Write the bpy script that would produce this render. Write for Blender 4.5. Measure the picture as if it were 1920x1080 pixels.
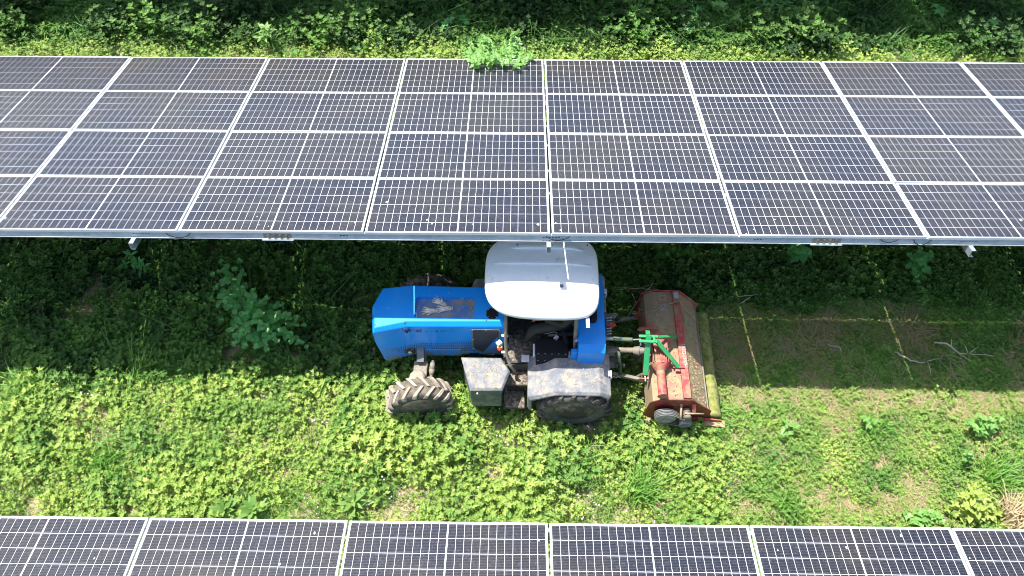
import bpy, bmesh, math, random
import numpy as np
from mathutils import Vector, Matrix, Euler, noise
for o in list(bpy.data.objects): bpy.data.objects.remove(o)
SC = bpy.context.scene; C = SC.collection
R = random.Random(7)
rad = math.radians

# ---------------------------------------------------------------- camera
CF, CR, CU = Vector((-0.003146,0.517551,-0.855647)), Vector((0.999910,0.012783,0.004055)), Vector((-0.013036,0.855557,0.517544))
CZ, FPX = 10.554795, 1425.96
cam = bpy.data.cameras.new('camera'); cob = bpy.data.objects.new('camera', cam); C.objects.link(cob)
cob.matrix_world = Matrix(((CR.x,CU.x,-CF.x,0),(CR.y,CU.y,-CF.y,0),(CR.z,CU.z,-CF.z,CZ),(0,0,0,1)))
cam.sensor_width = 36; cam.lens = 36*FPX/1920; cam.clip_end = 400; cam.clip_start = .1
SC.camera = cob
# ---------------------------------------------------------------- world and sun
SUN = Vector((-.34,.258,1)).normalized()        # towards the sun
w = bpy.data.worlds.new('World'); SC.world = w; w.use_nodes = True
nt = w.node_tree; bg = nt.nodes['Background']
sky = nt.nodes.new('ShaderNodeTexSky'); sky.sky_type = 'NISHITA'; sky.sun_disc = False
sky.sun_elevation = math.asin(SUN.z); sky.sun_rotation = math.atan2(SUN.x, SUN.y)
sky.air_density = 1.0; sky.dust_density = 2.0
nt.links.new(sky.outputs[0], bg.inputs[0]); bg.inputs[1].default_value = .15
sl = bpy.data.lights.new('sun','SUN'); sl.energy = 5; sl.angle = rad(.53); sl.color = (1,.955,.88)
so = bpy.data.objects.new('sun', sl); C.objects.link(so)
so.rotation_euler = SUN.to_track_quat('Z','Y').to_euler(); so.location = (0,0,30)
SC.view_settings.view_transform = 'Standard'; SC.view_settings.look = 'None'
SC.view_settings.exposure = .9; SC.view_settings.gamma = 1; SC.view_settings.use_curve_mapping = False
SC.render.engine = 'CYCLES'
SC.cycles.filter_width = 1.0; SC.cycles.max_bounces = 6; SC.cycles.transparent_max_bounces = 4

def at(px, py, z):            # ground survey: where the sight line through a photo point meets height z
    d = CF*FPX + CR*(px-960) - CU*(py-540)
    t = (z-CZ)/d.z
    return Vector((d.x*t, d.y*t, z))

# ---------------------------------------------------------------- materials
def mat(name, col, rough=.6, metal=0, col2=None, nscale=8, bump=0, bscale=40, spec=.5, coat=0, dirt=None, dscale=3, damt=.5, mix=(.4,.65), dheight=None):
    m = bpy.data.materials.new(name); m.use_nodes = True; n = m.node_tree.nodes; l = m.node_tree.links
    p = n['Principled BSDF']; p.inputs['Roughness'].default_value = rough; p.inputs['Metallic'].default_value = metal
    p.inputs['Specular IOR Level'].default_value = spec; p.inputs['Coat Weight'].default_value = coat
    p.inputs['Coat Roughness'].default_value = .12
    tc = n.new('ShaderNodeTexCoord'); src = None
    def noise_(sc, det=5, ro=.6):
        t = n.new('ShaderNodeTexNoise'); t.inputs['Scale'].default_value = sc; t.inputs['Detail'].default_value = det
        t.inputs['Roughness'].default_value = ro; l.new(tc.outputs['Object'], t.inputs['Vector']); return t
    def ramp(f, a, b):
        r = n.new('ShaderNodeMapRange'); r.inputs[1].default_value = a; r.inputs[2].default_value = b; l.new(f, r.inputs[0]); return r
    def mixc(f, a, b):
        x = n.new('ShaderNodeMix'); x.data_type = 'RGBA'; l.new(f, x.inputs[0])
        for s, v in ((6,a),(7,b)):
            if isinstance(v, tuple): x.inputs[s].default_value = (*v,1)
            else: l.new(v, x.inputs[s])
        return x.outputs[2]
    cur = col
    if col2: cur = mixc(ramp(noise_(nscale).outputs[0], *mix).outputs[0], cur, col2)
    if dirt:
        f = ramp(noise_(dscale,8,.7).outputs[0], .62-damt*.3, .72-damt*.2).outputs[0]
        if dheight:
            sx = n.new('ShaderNodeSeparateXYZ'); l.new(tc.outputs['Object'], sx.inputs[0])
            h = ramp(sx.outputs[2], dheight[1], dheight[0]).outputs[0]
            mu = n.new('ShaderNodeMath'); mu.operation = 'MULTIPLY'; l.new(f, mu.inputs[0]); l.new(h, mu.inputs[1]); f = mu.outputs[0]
        cur = mixc(f, cur, dirt)
        rr = n.new('ShaderNodeMapRange'); rr.inputs[3].default_value = rough; rr.inputs[4].default_value = .9; l.new(f, rr.inputs[0]); l.new(rr.outputs[0], p.inputs['Roughness'])
    if isinstance(cur, tuple): p.inputs['Base Color'].default_value = (*cur,1)
    else: l.new(cur, p.inputs['Base Color'])
    if bump:
        b = n.new('ShaderNodeBump'); b.inputs['Strength'].default_value = bump; b.inputs['Distance'].default_value = .01
        l.new(noise_(bscale).outputs[0], b.inputs['Height']); l.new(b.outputs[0], p.inputs['Normal'])
    return m

def leaf_mat(name, c1, c2, c3=None, trans=.35, rough=.5):
    m = bpy.data.materials.new(name); m.use_nodes = True; n = m.node_tree.nodes; l = m.node_tree.links
    p = n['Principled BSDF']; p.inputs['Roughness'].default_value = rough; p.inputs['Specular IOR Level'].default_value = .35
    oi = n.new('ShaderNodeObjectInfo'); at_ = n.new('ShaderNodeAttribute'); at_.attribute_type = 'INSTANCER'; at_.attribute_name = 'tint'
    vc = n.new('ShaderNodeAttribute'); vc.attribute_name = 'lv'
    r1 = n.new('ShaderNodeMix'); r1.data_type = 'RGBA'; r1.inputs[6].default_value = (*c1,1); r1.inputs[7].default_value = (*c2,1)
    ad = n.new('ShaderNodeMath'); ad.operation = 'MULTIPLY_ADD'; l.new(oi.outputs['Random'], ad.inputs[0]); ad.inputs[1].default_value = .45; 
    sb = n.new('ShaderNodeMath'); sb.operation = 'MULTIPLY'; l.new(vc.outputs['Fac'], sb.inputs[0]); sb.inputs[1].default_value = .65
    l.new(sb.outputs[0], ad.inputs[2]); l.new(ad.outputs[0], r1.inputs[0])
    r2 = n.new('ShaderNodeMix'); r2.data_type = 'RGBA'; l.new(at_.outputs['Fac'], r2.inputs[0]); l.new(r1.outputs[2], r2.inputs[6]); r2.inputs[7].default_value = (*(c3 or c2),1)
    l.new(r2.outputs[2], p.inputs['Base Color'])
    t = n.new('ShaderNodeBsdfTranslucent'); mx = n.new('ShaderNodeMixShader'); mx.inputs[0].default_value = trans
    g = n.new('ShaderNodeMix'); g.data_type = 'RGBA'; g.blend_type = 'MULTIPLY'; g.inputs[0].default_value = 1; l.new(r2.outputs[2], g.inputs[6]); g.inputs[7].default_value = (1.3,1.35,.6,1)
    l.new(g.outputs[2], t.inputs[0]); l.new(p.outputs[0], mx.inputs[1]); l.new(t.outputs[0], mx.inputs[2])
    l.new(mx.outputs[0], n['Material Output'].inputs[0]); return m

DUST = (.36,.29,.2)
M = dict(
 blue=mat('blue_paint',(.002,.27,.82),.36,spec=.35,coat=.2,col2=(.003,.29,.84),nscale=2,dirt=(.17,.19,.2),dscale=5,damt=.75,dheight=(.6,1.0),bump=.02,bscale=9),
 blue2=mat('blue_paint_clean',(.002,.25,.8),.34,coat=.2,col2=(.003,.27,.82),nscale=2.5,dirt=(.03,.24,.66),dscale=6,damt=.3),
 white=mat('white_plastic',(.84,.87,.88),.35,coat=.2,col2=(.79,.83,.85),nscale=3,dirt=(.6,.6,.56),dscale=5,damt=.12,bump=.03,bscale=8),
 grey=mat('dusty_grey_plastic',(.13,.145,.16),.65,col2=(.3,.28,.25),nscale=5,dirt=(.45,.37,.26),dscale=9,damt=.55,bump=.15,bscale=60),
 greytop=mat('dusty_grey_cover',(.14,.155,.18),.7,col2=(.24,.24,.235),nscale=9,dirt=(.36,.31,.24),dscale=7,damt=.4,bump=.2,bscale=60),
 greyside=mat('scuffed_tank_plastic',(.05,.075,.085),.5,col2=(.15,.17,.16),nscale=10,dirt=(.3,.27,.2),dscale=6,damt=.75,dheight=(.33,.6),bump=.1,bscale=70),
 dark=mat('dark_metal',(.02,.021,.023),.5,col2=(.05,.047,.04),nscale=14,dirt=(.16,.13,.1),dscale=16,damt=.35,bump=.1),
 panel=mat('slate_panel',(.035,.045,.06),.5,col2=(.05,.06,.075),nscale=6),
 mud=mat('muddy_floor',(.05,.045,.04),.85,col2=(.19,.15,.11),nscale=14,dirt=(.32,.26,.19),dscale=22,damt=.5,bump=.6,bscale=50),
 tyre=mat('tyre_rubber',(.05,.055,.055),.8,col2=(.12,.11,.09),nscale=9,bump=.25,bscale=60),
 tread=mat('dusty_tread',(.46,.4,.32),.9,col2=(.3,.25,.19),nscale=8,bump=.4,bscale=60),
 rim=mat('grey_rim',(.13,.16,.17),.55,col2=(.09,.115,.12),nscale=5,dirt=(.28,.24,.17),dscale=6,damt=.5),
 rimr=mat('dusty_rim',(.21,.2,.165),.6,col2=(.14,.14,.12),nscale=5,dirt=(.35,.29,.2),dscale=6,damt=.5),
 red=mat('red_paint',(.5,.055,.06),.45,col2=(.3,.03,.03),nscale=6,dirt=(.3,.22,.13),dscale=7,damt=.6,bump=.12),
 redd=mat('red_paint_mud',(.5,.08,.08),.6,col2=(.36,.08,.07),nscale=6,dirt=(.33,.25,.15),dscale=3.2,damt=1.0,bump=.5,bscale=45),
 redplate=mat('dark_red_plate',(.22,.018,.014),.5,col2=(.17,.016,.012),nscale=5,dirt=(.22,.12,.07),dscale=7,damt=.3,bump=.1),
 green=mat('green_paint',(.02,.32,.1),.4,coat=.2,col2=(.03,.27,.09),nscale=7,dirt=(.14,.25,.1),dscale=10,damt=.3),
 dgreen=mat('dirty_green_paint',(.012,.12,.06),.5,col2=(.05,.1,.05),nscale=14,dirt=(.16,.15,.1),dscale=14,damt=.6),
 steel=mat('galvanised_steel',(.5,.56,.6),.45,metal=.55,col2=(.38,.45,.5),nscale=7,bump=.05,bscale=20),
 bright=mat('white_metal',(.75,.76,.77),.45,metal=.2,col2=(.62,.63,.64),nscale=12),
 gsteel=mat('grimy_steel',(.15,.145,.14),.6,metal=.15,col2=(.25,.22,.18),nscale=12,dirt=(.3,.24,.17),dscale=9,damt=.5,bump=.2),
 chrome=mat('worn_chrome',(.6,.6,.58),.3,metal=.9,col2=(.45,.43,.4),nscale=15),
 frame=mat('aluminium_frame',(.74,.76,.79),.4,metal=.25,col2=(.66,.68,.71),nscale=5),
 sheet=mat('white_backsheet',(.82,.84,.88),.25,coat=.4,col2=(.62,.65,.7),nscale=3),
 rail=mat('galvanised_purlin',(.36,.44,.5),.5,metal=.35,col2=(.28,.37,.44),nscale=5,dirt=(.45,.52,.56),dscale=8,damt=.4),
 pulley=mat('worn_pulley',(.33,.32,.3),.5,metal=.2,col2=(.22,.21,.19),nscale=12), belt=mat('worn_belt',(.24,.24,.24),.6,col2=(.12,.12,.12),nscale=8),
 black=mat('black_plastic',(.012,.012,.014),.7,spec=.2),
 cloth=mat('olive_cloth',(.04,.038,.03),.9,col2=(.055,.05,.04),nscale=9,bump=.3,bscale=25),
 shirt=mat('dark_shirt',(.03,.035,.04),.9,col2=(.04,.045,.05),nscale=9,bump=.3,bscale=25),
 skin=mat('skin',(.42,.24,.16),.55), hair=mat('black_hair',(.01,.009,.008),.6),
 boot=mat('dark_boot',(.03,.025,.03),.7), glove=mat('grubby_cotton',(.78,.75,.7),.95,col2=(.42,.37,.31),nscale=25,bump=.6,bscale=120),
 tray=mat('dusty_tray',(.05,.17,.42),.7,col2=(.26,.23,.2),nscale=5,mix=(.4,.6),bump=.1),
 yellow=mat('yellow_plastic',(.55,.45,.03),.45), redbtn=mat('red_plastic',(.6,.03,.03),.4),
 clip=mat('grass_clippings',(.2,.25,.04),.95,col2=(.1,.14,.03),nscale=9,dirt=(.32,.29,.12),dscale=14,damt=.6,bump=1,bscale=70),
 straw=leaf_mat('straw',(.5,.4,.25),(.36,.28,.17),(.3,.24,.11),.15,.8), twig=mat('bare_twig',(.66,.58,.46),.85,col2=(.46,.38,.28),nscale=20),
 branch=mat('dead_branch',(.45,.32,.2),.85,col2=(.3,.2,.12),nscale=20),
 navy=mat('navy_print',(.004,.01,.12),.5), faded=mat('faded_print',(.004,.07,.36),.5), greenp=mat('faded_green_print',(.02,.24,.3),.5),
 palep=mat('pale_print',(.42,.42,.42),.6), petal=mat('petal',(.8,.8,.76),.7), pollen=mat('pollen',(.6,.45,.05),.7),
 droop=mat('dropping',(.7,.7,.66),.8),
 weed=leaf_mat('weed_leaf',(.14,.27,.035),(.47,.57,.15),(.06,.2,.04),.22),
 gras=leaf_mat('grass_blade',(.12,.29,.04),(.26,.42,.1),(.08,.22,.05),.3),
 mown=leaf_mat('mown_blade',(.15,.33,.05),(.27,.4,.1),(.34,.29,.1),.25),
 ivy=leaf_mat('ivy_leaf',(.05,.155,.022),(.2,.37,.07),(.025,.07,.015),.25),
 big=leaf_mat('broad_leaf',(.09,.32,.08),(.24,.52,.19),None,.25,.35),
 fresh=leaf_mat('fresh_leaf',(.17,.36,.08),(.26,.42,.14),None,.3,.42),
 yel=leaf_mat('yellow_green_leaf',(.3,.4,.08),(.4,.46,.13),None,.3),
 lance=leaf_mat('lance_leaf',(.17,.32,.08),(.27,.4,.13),None,.3),
 stem=mat('plant_stem',(.12,.15,.05),.7,col2=(.16,.12,.06),nscale=20),
)
# photovoltaic cell: half-cut silicon with fine busbars behind dusty glass
m = bpy.data.materials.new('silicon_cell'); m.use_nodes = True; n = m.node_tree.nodes; l = m.node_tree.links; p = n['Principled BSDF']
tc = n.new('ShaderNodeTexCoord'); sx = n.new('ShaderNodeSeparateXYZ'); l.new(tc.outputs['Object'], sx.inputs[0])
mm = n.new('ShaderNodeMath'); mm.operation = 'MULTIPLY'; mm.inputs[1].default_value = 1/.0183; l.new(sx.outputs[1], mm.inputs[0])
fr = n.new('ShaderNodeMath'); fr.operation = 'FRACT'; l.new(mm.outputs[0], fr.inputs[0])
lt = n.new('ShaderNodeMath'); lt.operation = 'LESS_THAN'; lt.inputs[1].default_value = .14; l.new(fr.outputs[0], lt.inputs[0])
ns = n.new('ShaderNodeTexNoise'); ns.inputs['Scale'].default_value = .9; ns.inputs['Detail'].default_value = 3
gm = n.new('ShaderNodeNewGeometry'); l.new(gm.outputs['Position'], ns.inputs['Vector'])
mr = n.new('ShaderNodeMapRange'); mr.inputs[1].default_value = .38; mr.inputs[2].default_value = .64; l.new(ns.outputs[0], mr.inputs[0])
c0 = n.new('ShaderNodeMix'); c0.data_type = 'RGBA'; c0.inputs[6].default_value = (.007,.009,.021,1); c0.inputs[7].default_value = (.024,.020,.019,1)  # navy-to-brown patches paint uneven glare into the cell colour
oi_ = n.new('ShaderNodeObjectInfo'); ma_ = n.new('ShaderNodeMath'); ma_.operation = 'MULTIPLY_ADD'; ma_.inputs[1].default_value = .5; ma_.use_clamp = True; l.new(oi_.outputs['Random'], ma_.inputs[0])
mb_ = n.new('ShaderNodeMath'); mb_.operation = 'MULTIPLY_ADD'; mb_.inputs[1].default_value = .9; mb_.inputs[2].default_value = -.2; l.new(mr.outputs[0], mb_.inputs[0]); l.new(mb_.outputs[0], ma_.inputs[2]); l.new(ma_.outputs[0], c0.inputs[0])
c1 = n.new('ShaderNodeMix'); c1.data_type = 'RGBA'; c1.inputs[7].default_value = (.09,.095,.105,1); l.new(lt.outputs[0], c1.inputs[0]); l.new(c0.outputs[2], c1.inputs[6])
n2 = n.new('ShaderNodeTexNoise'); n2.inputs['Scale'].default_value = 30; n2.inputs['Detail'].default_value = 8; n2.inputs['Roughness'].default_value = .8; l.new(gm.outputs['Position'], n2.inputs['Vector'])
m2 = n.new('ShaderNodeMapRange'); m2.inputs[1].default_value = .52; m2.inputs[2].default_value = .8; m2.inputs[4].default_value = .6; l.new(n2.outputs[0], m2.inputs[0])
c2 = n.new('ShaderNodeMix'); c2.data_type = 'RGBA'; c2.inputs[7].default_value = (.2,.2,.2,1); l.new(m2.outputs[0], c2.inputs[0]); l.new(c1.outputs[2], c2.inputs[6])
l.new(c2.outputs[2], p.inputs['Base Color']); p.inputs['Roughness'].default_value = .35; p.inputs['Coat Weight'].default_value = .35; p.inputs['Coat Roughness'].default_value = .2; p.inputs['Specular IOR Level'].default_value = .3
M['cell'] = m

# ---------------------------------------------------------------- mesh helpers
class MB:
    def __init__(s): s.v = []; s.f = []
    def add(s, vs, fs):
        b = len(s.v); s.v += [Vector(v) for v in vs]; s.f += [tuple(b+i for i in f) for f in fs]; return s
    def box(s, c, d, rot=None):
        h = Vector(d)/2; vs = [Vector((x*h.x,y*h.y,z*h.z)) for z in (-1,1) for y in (-1,1) for x in (-1,1)]
        if rot is not None: vs = [rot @ v for v in vs]
        return s.add([v+Vector(c) for v in vs], [(0,2,3,1),(4,5,7,6),(0,1,5,4),(2,6,7,3),(0,4,6,2),(1,3,7,5)])
    def loft(s, rings, cap=True):
        n = len(rings[0]); vs = [v for r in rings for v in r]; fs = []
        for i in range(len(rings)-1):
            for j in range(n): fs.append((i*n+j, i*n+(j+1)%n, (i+1)*n+(j+1)%n, (i+1)*n+j))
        if cap: fs += [tuple(range(n))[::-1], tuple(range((len(rings)-1)*n, len(rings)*n))]
        return s.add(vs, fs)
    def bar(s, a, b, wd, ht, up=(0,0,1)):            # rectangular bar from a to b
        a, b = Vector(a), Vector(b); d = (b-a).normalized(); x = d.cross(Vector(up)).normalized(); u = x.cross(d)
        q = [x*sx*wd/2+u*sz*ht/2 for sx, sz in ((-1,-1),(1,-1),(1,1),(-1,1))]
        return s.loft([[a+v for v in q],[b+v for v in q]])
    def tube(s, path, r, n=8, cap=True):
        path = [Vector(p) for p in path]; rings = []
        rs = r if isinstance(r, (list,tuple)) else [r]*len(path)
        u = None
        for i, p in enumerate(path):
            d = (path[min(i+1,len(path)-1)]-path[max(i-1,0)]).normalized()
            if u is None: u = d.orthogonal().normalized()
            u = (u - d*u.dot(d)); u = u.normalized() if u.length > 1e-6 else d.orthogonal().normalized()
            v = d.cross(u)
            rings.append([p+(u*math.cos(t)+v*math.sin(t))*rs[i] for t in [2*math.pi*k/n for k in range(n)]])
        return s.loft(rings, cap)
    def lathe(s, prof, c, axis, n=32, close=False):   # prof: (radius, offset along axis)
        ax = Vector(axis).normalized(); u = ax.orthogonal().normalized(); v = ax.cross(u); c = Vector(c)
        rings = [[c+ax*o+(u*math.cos(t)+v*math.sin(t))*r for t in [2*math.pi*k/n for k in range(n)]] for r, o in prof]
        if close: rings.append(rings[0])
        return s.loft(rings, not close)
    def build(s, name, m, parent=None, smooth=False, bevel=0, seg=2, origin=None):
        me = bpy.data.meshes.new(name); o0 = Vector(origin) if origin is not None else (Vector(parent['_o']) if parent and '_o' in parent else Vector())
        me.from_pydata([v-o0 for v in s.v], [], s.f); me.validate()
        bm = bmesh.new(); bm.from_mesh(me); bmesh.ops.recalc_face_normals(bm, faces=bm.faces)
        bm.to_mesh(me); bm.free()
        me.materials.append(M[m] if isinstance(m, str) else m)
        if smooth:
            for p in me.polygons: p.use_smooth = True
        o = bpy.data.objects.new(name, me); C.objects.link(o)
        if parent: o.parent = parent
        if parent and '_o' in parent: o['_o'] = parent['_o']
        if origin is not None and not parent: o.location = o0; 
        if bevel:
            b = o.modifiers.new('b','BEVEL'); b.width = bevel; b.segments = seg; b.limit_method = 'ANGLE'; b.angle_limit = rad(25)
        if smooth and smooth != True:
            me.set_sharp_from_angle(angle=rad(smooth))
        return o
def thing(name, loc, label, cat, group=None):
    o = bpy.data.objects.new(name, None); C.objects.link(o); o.location = loc; o['_o'] = list(loc); o['label'] = label; o['category'] = cat
    o.empty_display_size = .2
    if group: o['group'] = group
    return o
def tag(o, label=None, cat=None, group=None, kind=None):
    for k, v in (('label',label),('category',cat),('group',group),('kind',kind)):
        if v: o[k] = v
    return o
def rounded(cx, cy, hx, hy, r, n=5):
    out = []
    for qx, qy, a0 in ((1,1,0),(-1,1,90),(-1,-1,180),(1,-1,270)):
        for k in range(n+1):
            a = rad(a0+90*k/n); out.append((cx+qx*(hx-r)+r*math.cos(a), cy+qy*(hy-r)+r*math.sin(a)))
    return out

# ---------------------------------------------------------------- ground
def gh(x, y):
    return .05*noise.noise(Vector((x*.35,y*.35,1)))+.025*noise.noise(Vector((x*1.3,y*1.3,5)))-.03
g = MB(); NX, NY = 150, 130
xs = [-60+120*i/NX for i in range(NX+1)]; xs = [math.copysign(abs(x/60)**1.8*60, x) for x in xs]
ys = [-35+85*i/NY for i in range(NY+1)]; ys = [6+math.copysign((abs(y-6)/45)**1.6*45, y-6) for y in ys]
g.add([(x,y,gh(x,y)) for y in ys for x in xs], [(j*(NX+1)+i, j*(NX+1)+i+1, (j+1)*(NX+1)+i+1, (j+1)*(NX+1)+i) for j in range(NY) for i in range(NX)])
M['soil'] = mat('soil',(.26,.21,.12),.95,col2=(.12,.16,.05),nscale=2.2,dirt=(.44,.36,.24),dscale=9,damt=.5,bump=.8,bscale=30)
tag(g.build('ground','soil',None,True), kind='structure')

# ---------------------------------------------------------------- solar arrays
PW, PH, TILT = 2.308, 1.154, 0.27360
ev = Vector((0,-math.cos(TILT),math.sin(TILT)))
def panel_meshes():
    W, H = 2.283, 1.146; lip = .018; dp = .035
    f = MB()
    for c, d in (((0,H/2-lip/2,-dp/2),(W,lip,dp)),((0,-H/2+lip/2,-dp/2),(W,lip,dp)),((-W/2+lip/2,0,-dp/2),(lip,H-2*lip,dp)),((W/2-lip/2,0,-dp/2),(lip,H-2*lip,dp))): f.box(c, d)
    s = MB().box((0,0,-.008),(W-2*lip,H-2*lip,.006))
    c = MB(); mx, my, gx, gy, gc = .026, .026, .0048, .0066, .018
    cw = ((W-2*mx-gc)/2-11*gx)/12; ch = (H-2*my-5*gy)/6
    for h in (0,1):
        for i in range(12):
            x0 = -W/2+mx+h*((W-2*mx+gc)/2)+i*(cw+gx)
            for j in range(6):
                y0 = -H/2+my+j*(ch+gy); z = -.0035; k = .008
                c.add([(x0+k,y0,z),(x0+cw-k,y0,z),(x0+cw,y0+k,z),(x0+cw,y0+ch-k,z),(x0+cw-k,y0+ch,z),(x0+k,y0+ch,z),(x0,y0+ch-k,z),(x0,y0+k,z)] if False else
                      [(x0,y0,z),(x0+cw,y0,z),(x0+cw,y0+ch,z),(x0,y0+ch,z)], [tuple(range(4))])
    return f, s, c
f, s, c = panel_meshes()
pf = f.build('solar_panel','frame'); ps = s.build('backsheet','sheet'); pc = c.build('cell_grid','cell')
protos = (pf.data, ps.data, pc.data)
for o in (pf,ps,pc): bpy.data.objects.remove(o)
def array(org, cols, rows, slope, label, rafter_us, full):
    ex = Vector((math.cos(slope),0,math.sin(slope)))
    evv = ev; nn = ex.cross(-evv).normalized()
    rot = Matrix((ex, -evv, nn)).transposed()
    base = Vector((org.x, org.y-2.2, 0)); root = thing('solar_array', base, label, 'solar array', 'rows of solar panels')
    def P(u, v, h=0): return org + ex*(u*PW) + evv*v + nn*h       # u in panels, v metres down slope line, h along normal
    for cc in range(*cols):
        for r in range(rows):
            o = bpy.data.objects.new('solar_panel', protos[0]); C.objects.link(o); o.parent = root
            q = Euler((R.gauss(0,.0016),R.gauss(0,.0016),R.gauss(0,.0007))).to_matrix()
            o.matrix_local = Matrix.Translation(P(cc+.5, (r+.5)*PH, R.gauss(0,.002))-base) @ (rot@q).to_4x4()
            for nm, me in (('backsheet',protos[1]),('cell_grid',protos[2])):
                k = bpy.data.objects.new(nm, me); C.objects.link(k); k.parent = o
                if nm == 'cell_grid': k['kind'] = 'stuff'
    if not full: u0, u1 = cols
    u0, u1 = cols
    for r in range(rows):                                            # purlins: C channels
        vs = [(r*PH+.26), (r+1)*PH-.26] if r < rows-1 else [r*PH+.26, rows*PH-.075]
        if r == 0: vs = [.075, PH-.26]
        for v in vs:
            m_ = MB(); t = .004; hgt = .085; wd = .045
            last = r == rows-1 and v > (rows-.2)*PH
            a, b = u0-.02, u1+.02; y1 = v+.062 if last else v+wd/2; top = -.037
            def slab(va, vb, ha, hb):
                m_.loft([[P(u,va,ha),P(u,vb,ha),P(u,vb,hb),P(u,va,hb)] for u in (a,b)])
            slab(y1-t, y1, top-hgt, top)                              # web, facing the high side
            slab(y1-wd, y1-t-.0005, top-t, top)
            if last: slab(y1-wd, y1+.012, top-hgt-t, top-hgt-.0005)
            else: slab(y1-wd, y1-t-.0005, top-hgt, top-hgt+t)
            o = m_.build('purlin','rail',root)
            if last:
                lipm = MB(); lipm.loft([[P(u,y1+.008,top-hgt-.004),P(u,y1+.0135,top-hgt-.004),P(u,y1+.0135,top-hgt+.006),P(u,y1+.008,top-hgt+.006)] for u in (a,b)])
                lipm.build('lip','bright',o)
    L = rows*PH
    for ur in rafter_us:                                             # rafter, post, brace
        m_ = MB(); t = .005; top = -.128; hgt = .1; wd = .055; va, vb = .1, L+.10
        x = ur; dx = wd/PW
        m_.loft([[P(x,v,top-hgt),P(x,v,top),P(x+t/PW,v,top),P(x+t/PW,v,top-hgt)] for v in (va,vb)])
        m_.loft([[P(x+t/PW,v,top-t),P(x+t/PW,v,top),P(x+dx,v,top),P(x+dx,v,top-t)] for v in (va,vb)])
        m_.loft([[P(x+t/PW,v,top-hgt),P(x+t/PW,v,top-hgt+t),P(x+dx,v,top-hgt+t),P(x+dx,v,top-hgt)] for v in (va,vb)])
        m_.build('rafter','steel',root)
        pt_ = P(x+dx/2, L*.36, top-hgt)
        MB().tube([(pt_.x,pt_.y,-.1),pt_], .057, 12).build('post','steel',root,40)
        b2 = P(x+dx/2, L*.62, top-hgt)
        MB().bar((pt_.x+.06,pt_.y,pt_.z*.45), (b2.x+.0,b2.y,b2.z), .05,.05).build('brace','steel',root)
    return root, P, L
CB = Vector((0,0,CZ))
org1 = Vector((.441281,9.859374,CZ-8.902025)); org2 = Vector((.427997,2.228466,CZ-8.902065))
arr1, P1, L1 = array(org1, (-6,7), 4, .0068, 'full width solar array of four panel rows above the blue tractor', (-5.55,-3.32,-2.265+.0,-.022,2.235,4.5), True)
arr2, P2, L2 = array(org2, (-5,5), 4, .0047, 'solar array in front of the sunlit weeds along the bottom of the photo', (-4.3,-2.2,.05,2.2,4.3), False)
org0 = org1 + Vector((0,7.63,0))
array(org0, (-7,8), 4, .0, 'solar array behind the shaded undergrowth beyond the top edge of the photo', (-5.5,-3.3,-1,1.3,3.5,5.8), False)
# details of array 1: splice plates, slots, cables, bracket tabs
nn1 = Vector((1,0,.0068)).cross(-ev).normalized()
def onrail(px, h, out=.0):                                           # point on the outer purlin web: h metres below the panel underside
    u = (px-960)/1425.96
    # solve x for the web plane
    best = None
    for k in range(4000):
        uu = -6+13*k/4000; q = P1(uu, L1-.013+out, -.037-h); d = q-CB
        e = abs(d.dot(CR)/d.dot(CF)-u)
        if best is None or e < best[0]: best = (e, uu)
    return P1(best[1], L1-.013+out, -.037-h), best[1]
for px in (520,1550,2560,-500):
    q, uu = onrail(px,.04); m_ = MB()
    m_.loft([[P1(uu-.075,L1-.0125,-.044),P1(uu+.075,L1-.0125,-.044),P1(uu+.075,L1-.0125,-.115),P1(uu-.075,L1-.0125,-.115)],
             [P1(uu-.075,L1-.007,-.044),P1(uu+.075,L1-.007,-.044),P1(uu+.075,L1-.007,-.115),P1(uu-.075,L1-.007,-.115)]])
    sp = m_.build('splice_plate','gsteel',arr1)
    m_ = MB()
    for i in range(4):
        for h in (-.06,-.095): 
            c_ = P1(uu-.05+.033*i, L1-.007, h); m_.lathe([(.014,0),(.014,.012),(.008,.013)], c_, ev, 6)
    m_.build('bolt','chrome',sp)
    MB().loft([[P1(uu-.085,L1-.012,-.128),P1(uu+.085,L1-.012,-.128),P1(uu+.085,L1+.018,-.128),P1(uu-.085,L1+.018,-.128)],
               [P1(uu-.085,L1-.012,-.133),P1(uu+.085,L1-.012,-.133),P1(uu+.085,L1+.018,-.133),P1(uu-.085,L1+.018,-.133)]]).build('splice_foot','rail',sp)
for px in (262,1030,1426,1812,650):
    q, uu = onrail(px,.03); m_ = MB()
    for i in range(6 if px not in (1426,650) else 3):
        for h in ((-.062,-.112) if px not in (1426,650) else (-.062,)):
            a = uu-.036+i*.0165*1.0; 
            m_.loft([[P1(a,L1-.0135,h),P1(a+.0095,L1-.0135,h),P1(a+.0095,L1-.0135,h-.012),P1(a,L1-.0135,h-.012)],
                     [P1(a,L1-.0125,h),P1(a+.0095,L1-.0125,h),P1(a+.0095,L1-.0125,h-.012),P1(a,L1-.0125,h-.012)]])
    m_.build('slot_row','black',arr1)
for pxa, pxb, dr in ((311,358,.075),(1024,1068,.06),(1650,1684,.05),(1712,1746,.085)):
    a, ua = onrail(pxa,.01); b, ub = onrail(pxb,.01); pts = []
    for k in range(13):
        t = k/12; s_ = math.sin(math.pi*t)**.55
        pts.append(P1(ua+(ub-ua)*(t+.05*math.sin(2*math.pi*t)), L1+.002, -.04-dr*s_))
    MB().tube(pts,.0045,6).build('cable','black',arr1,True)
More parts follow.
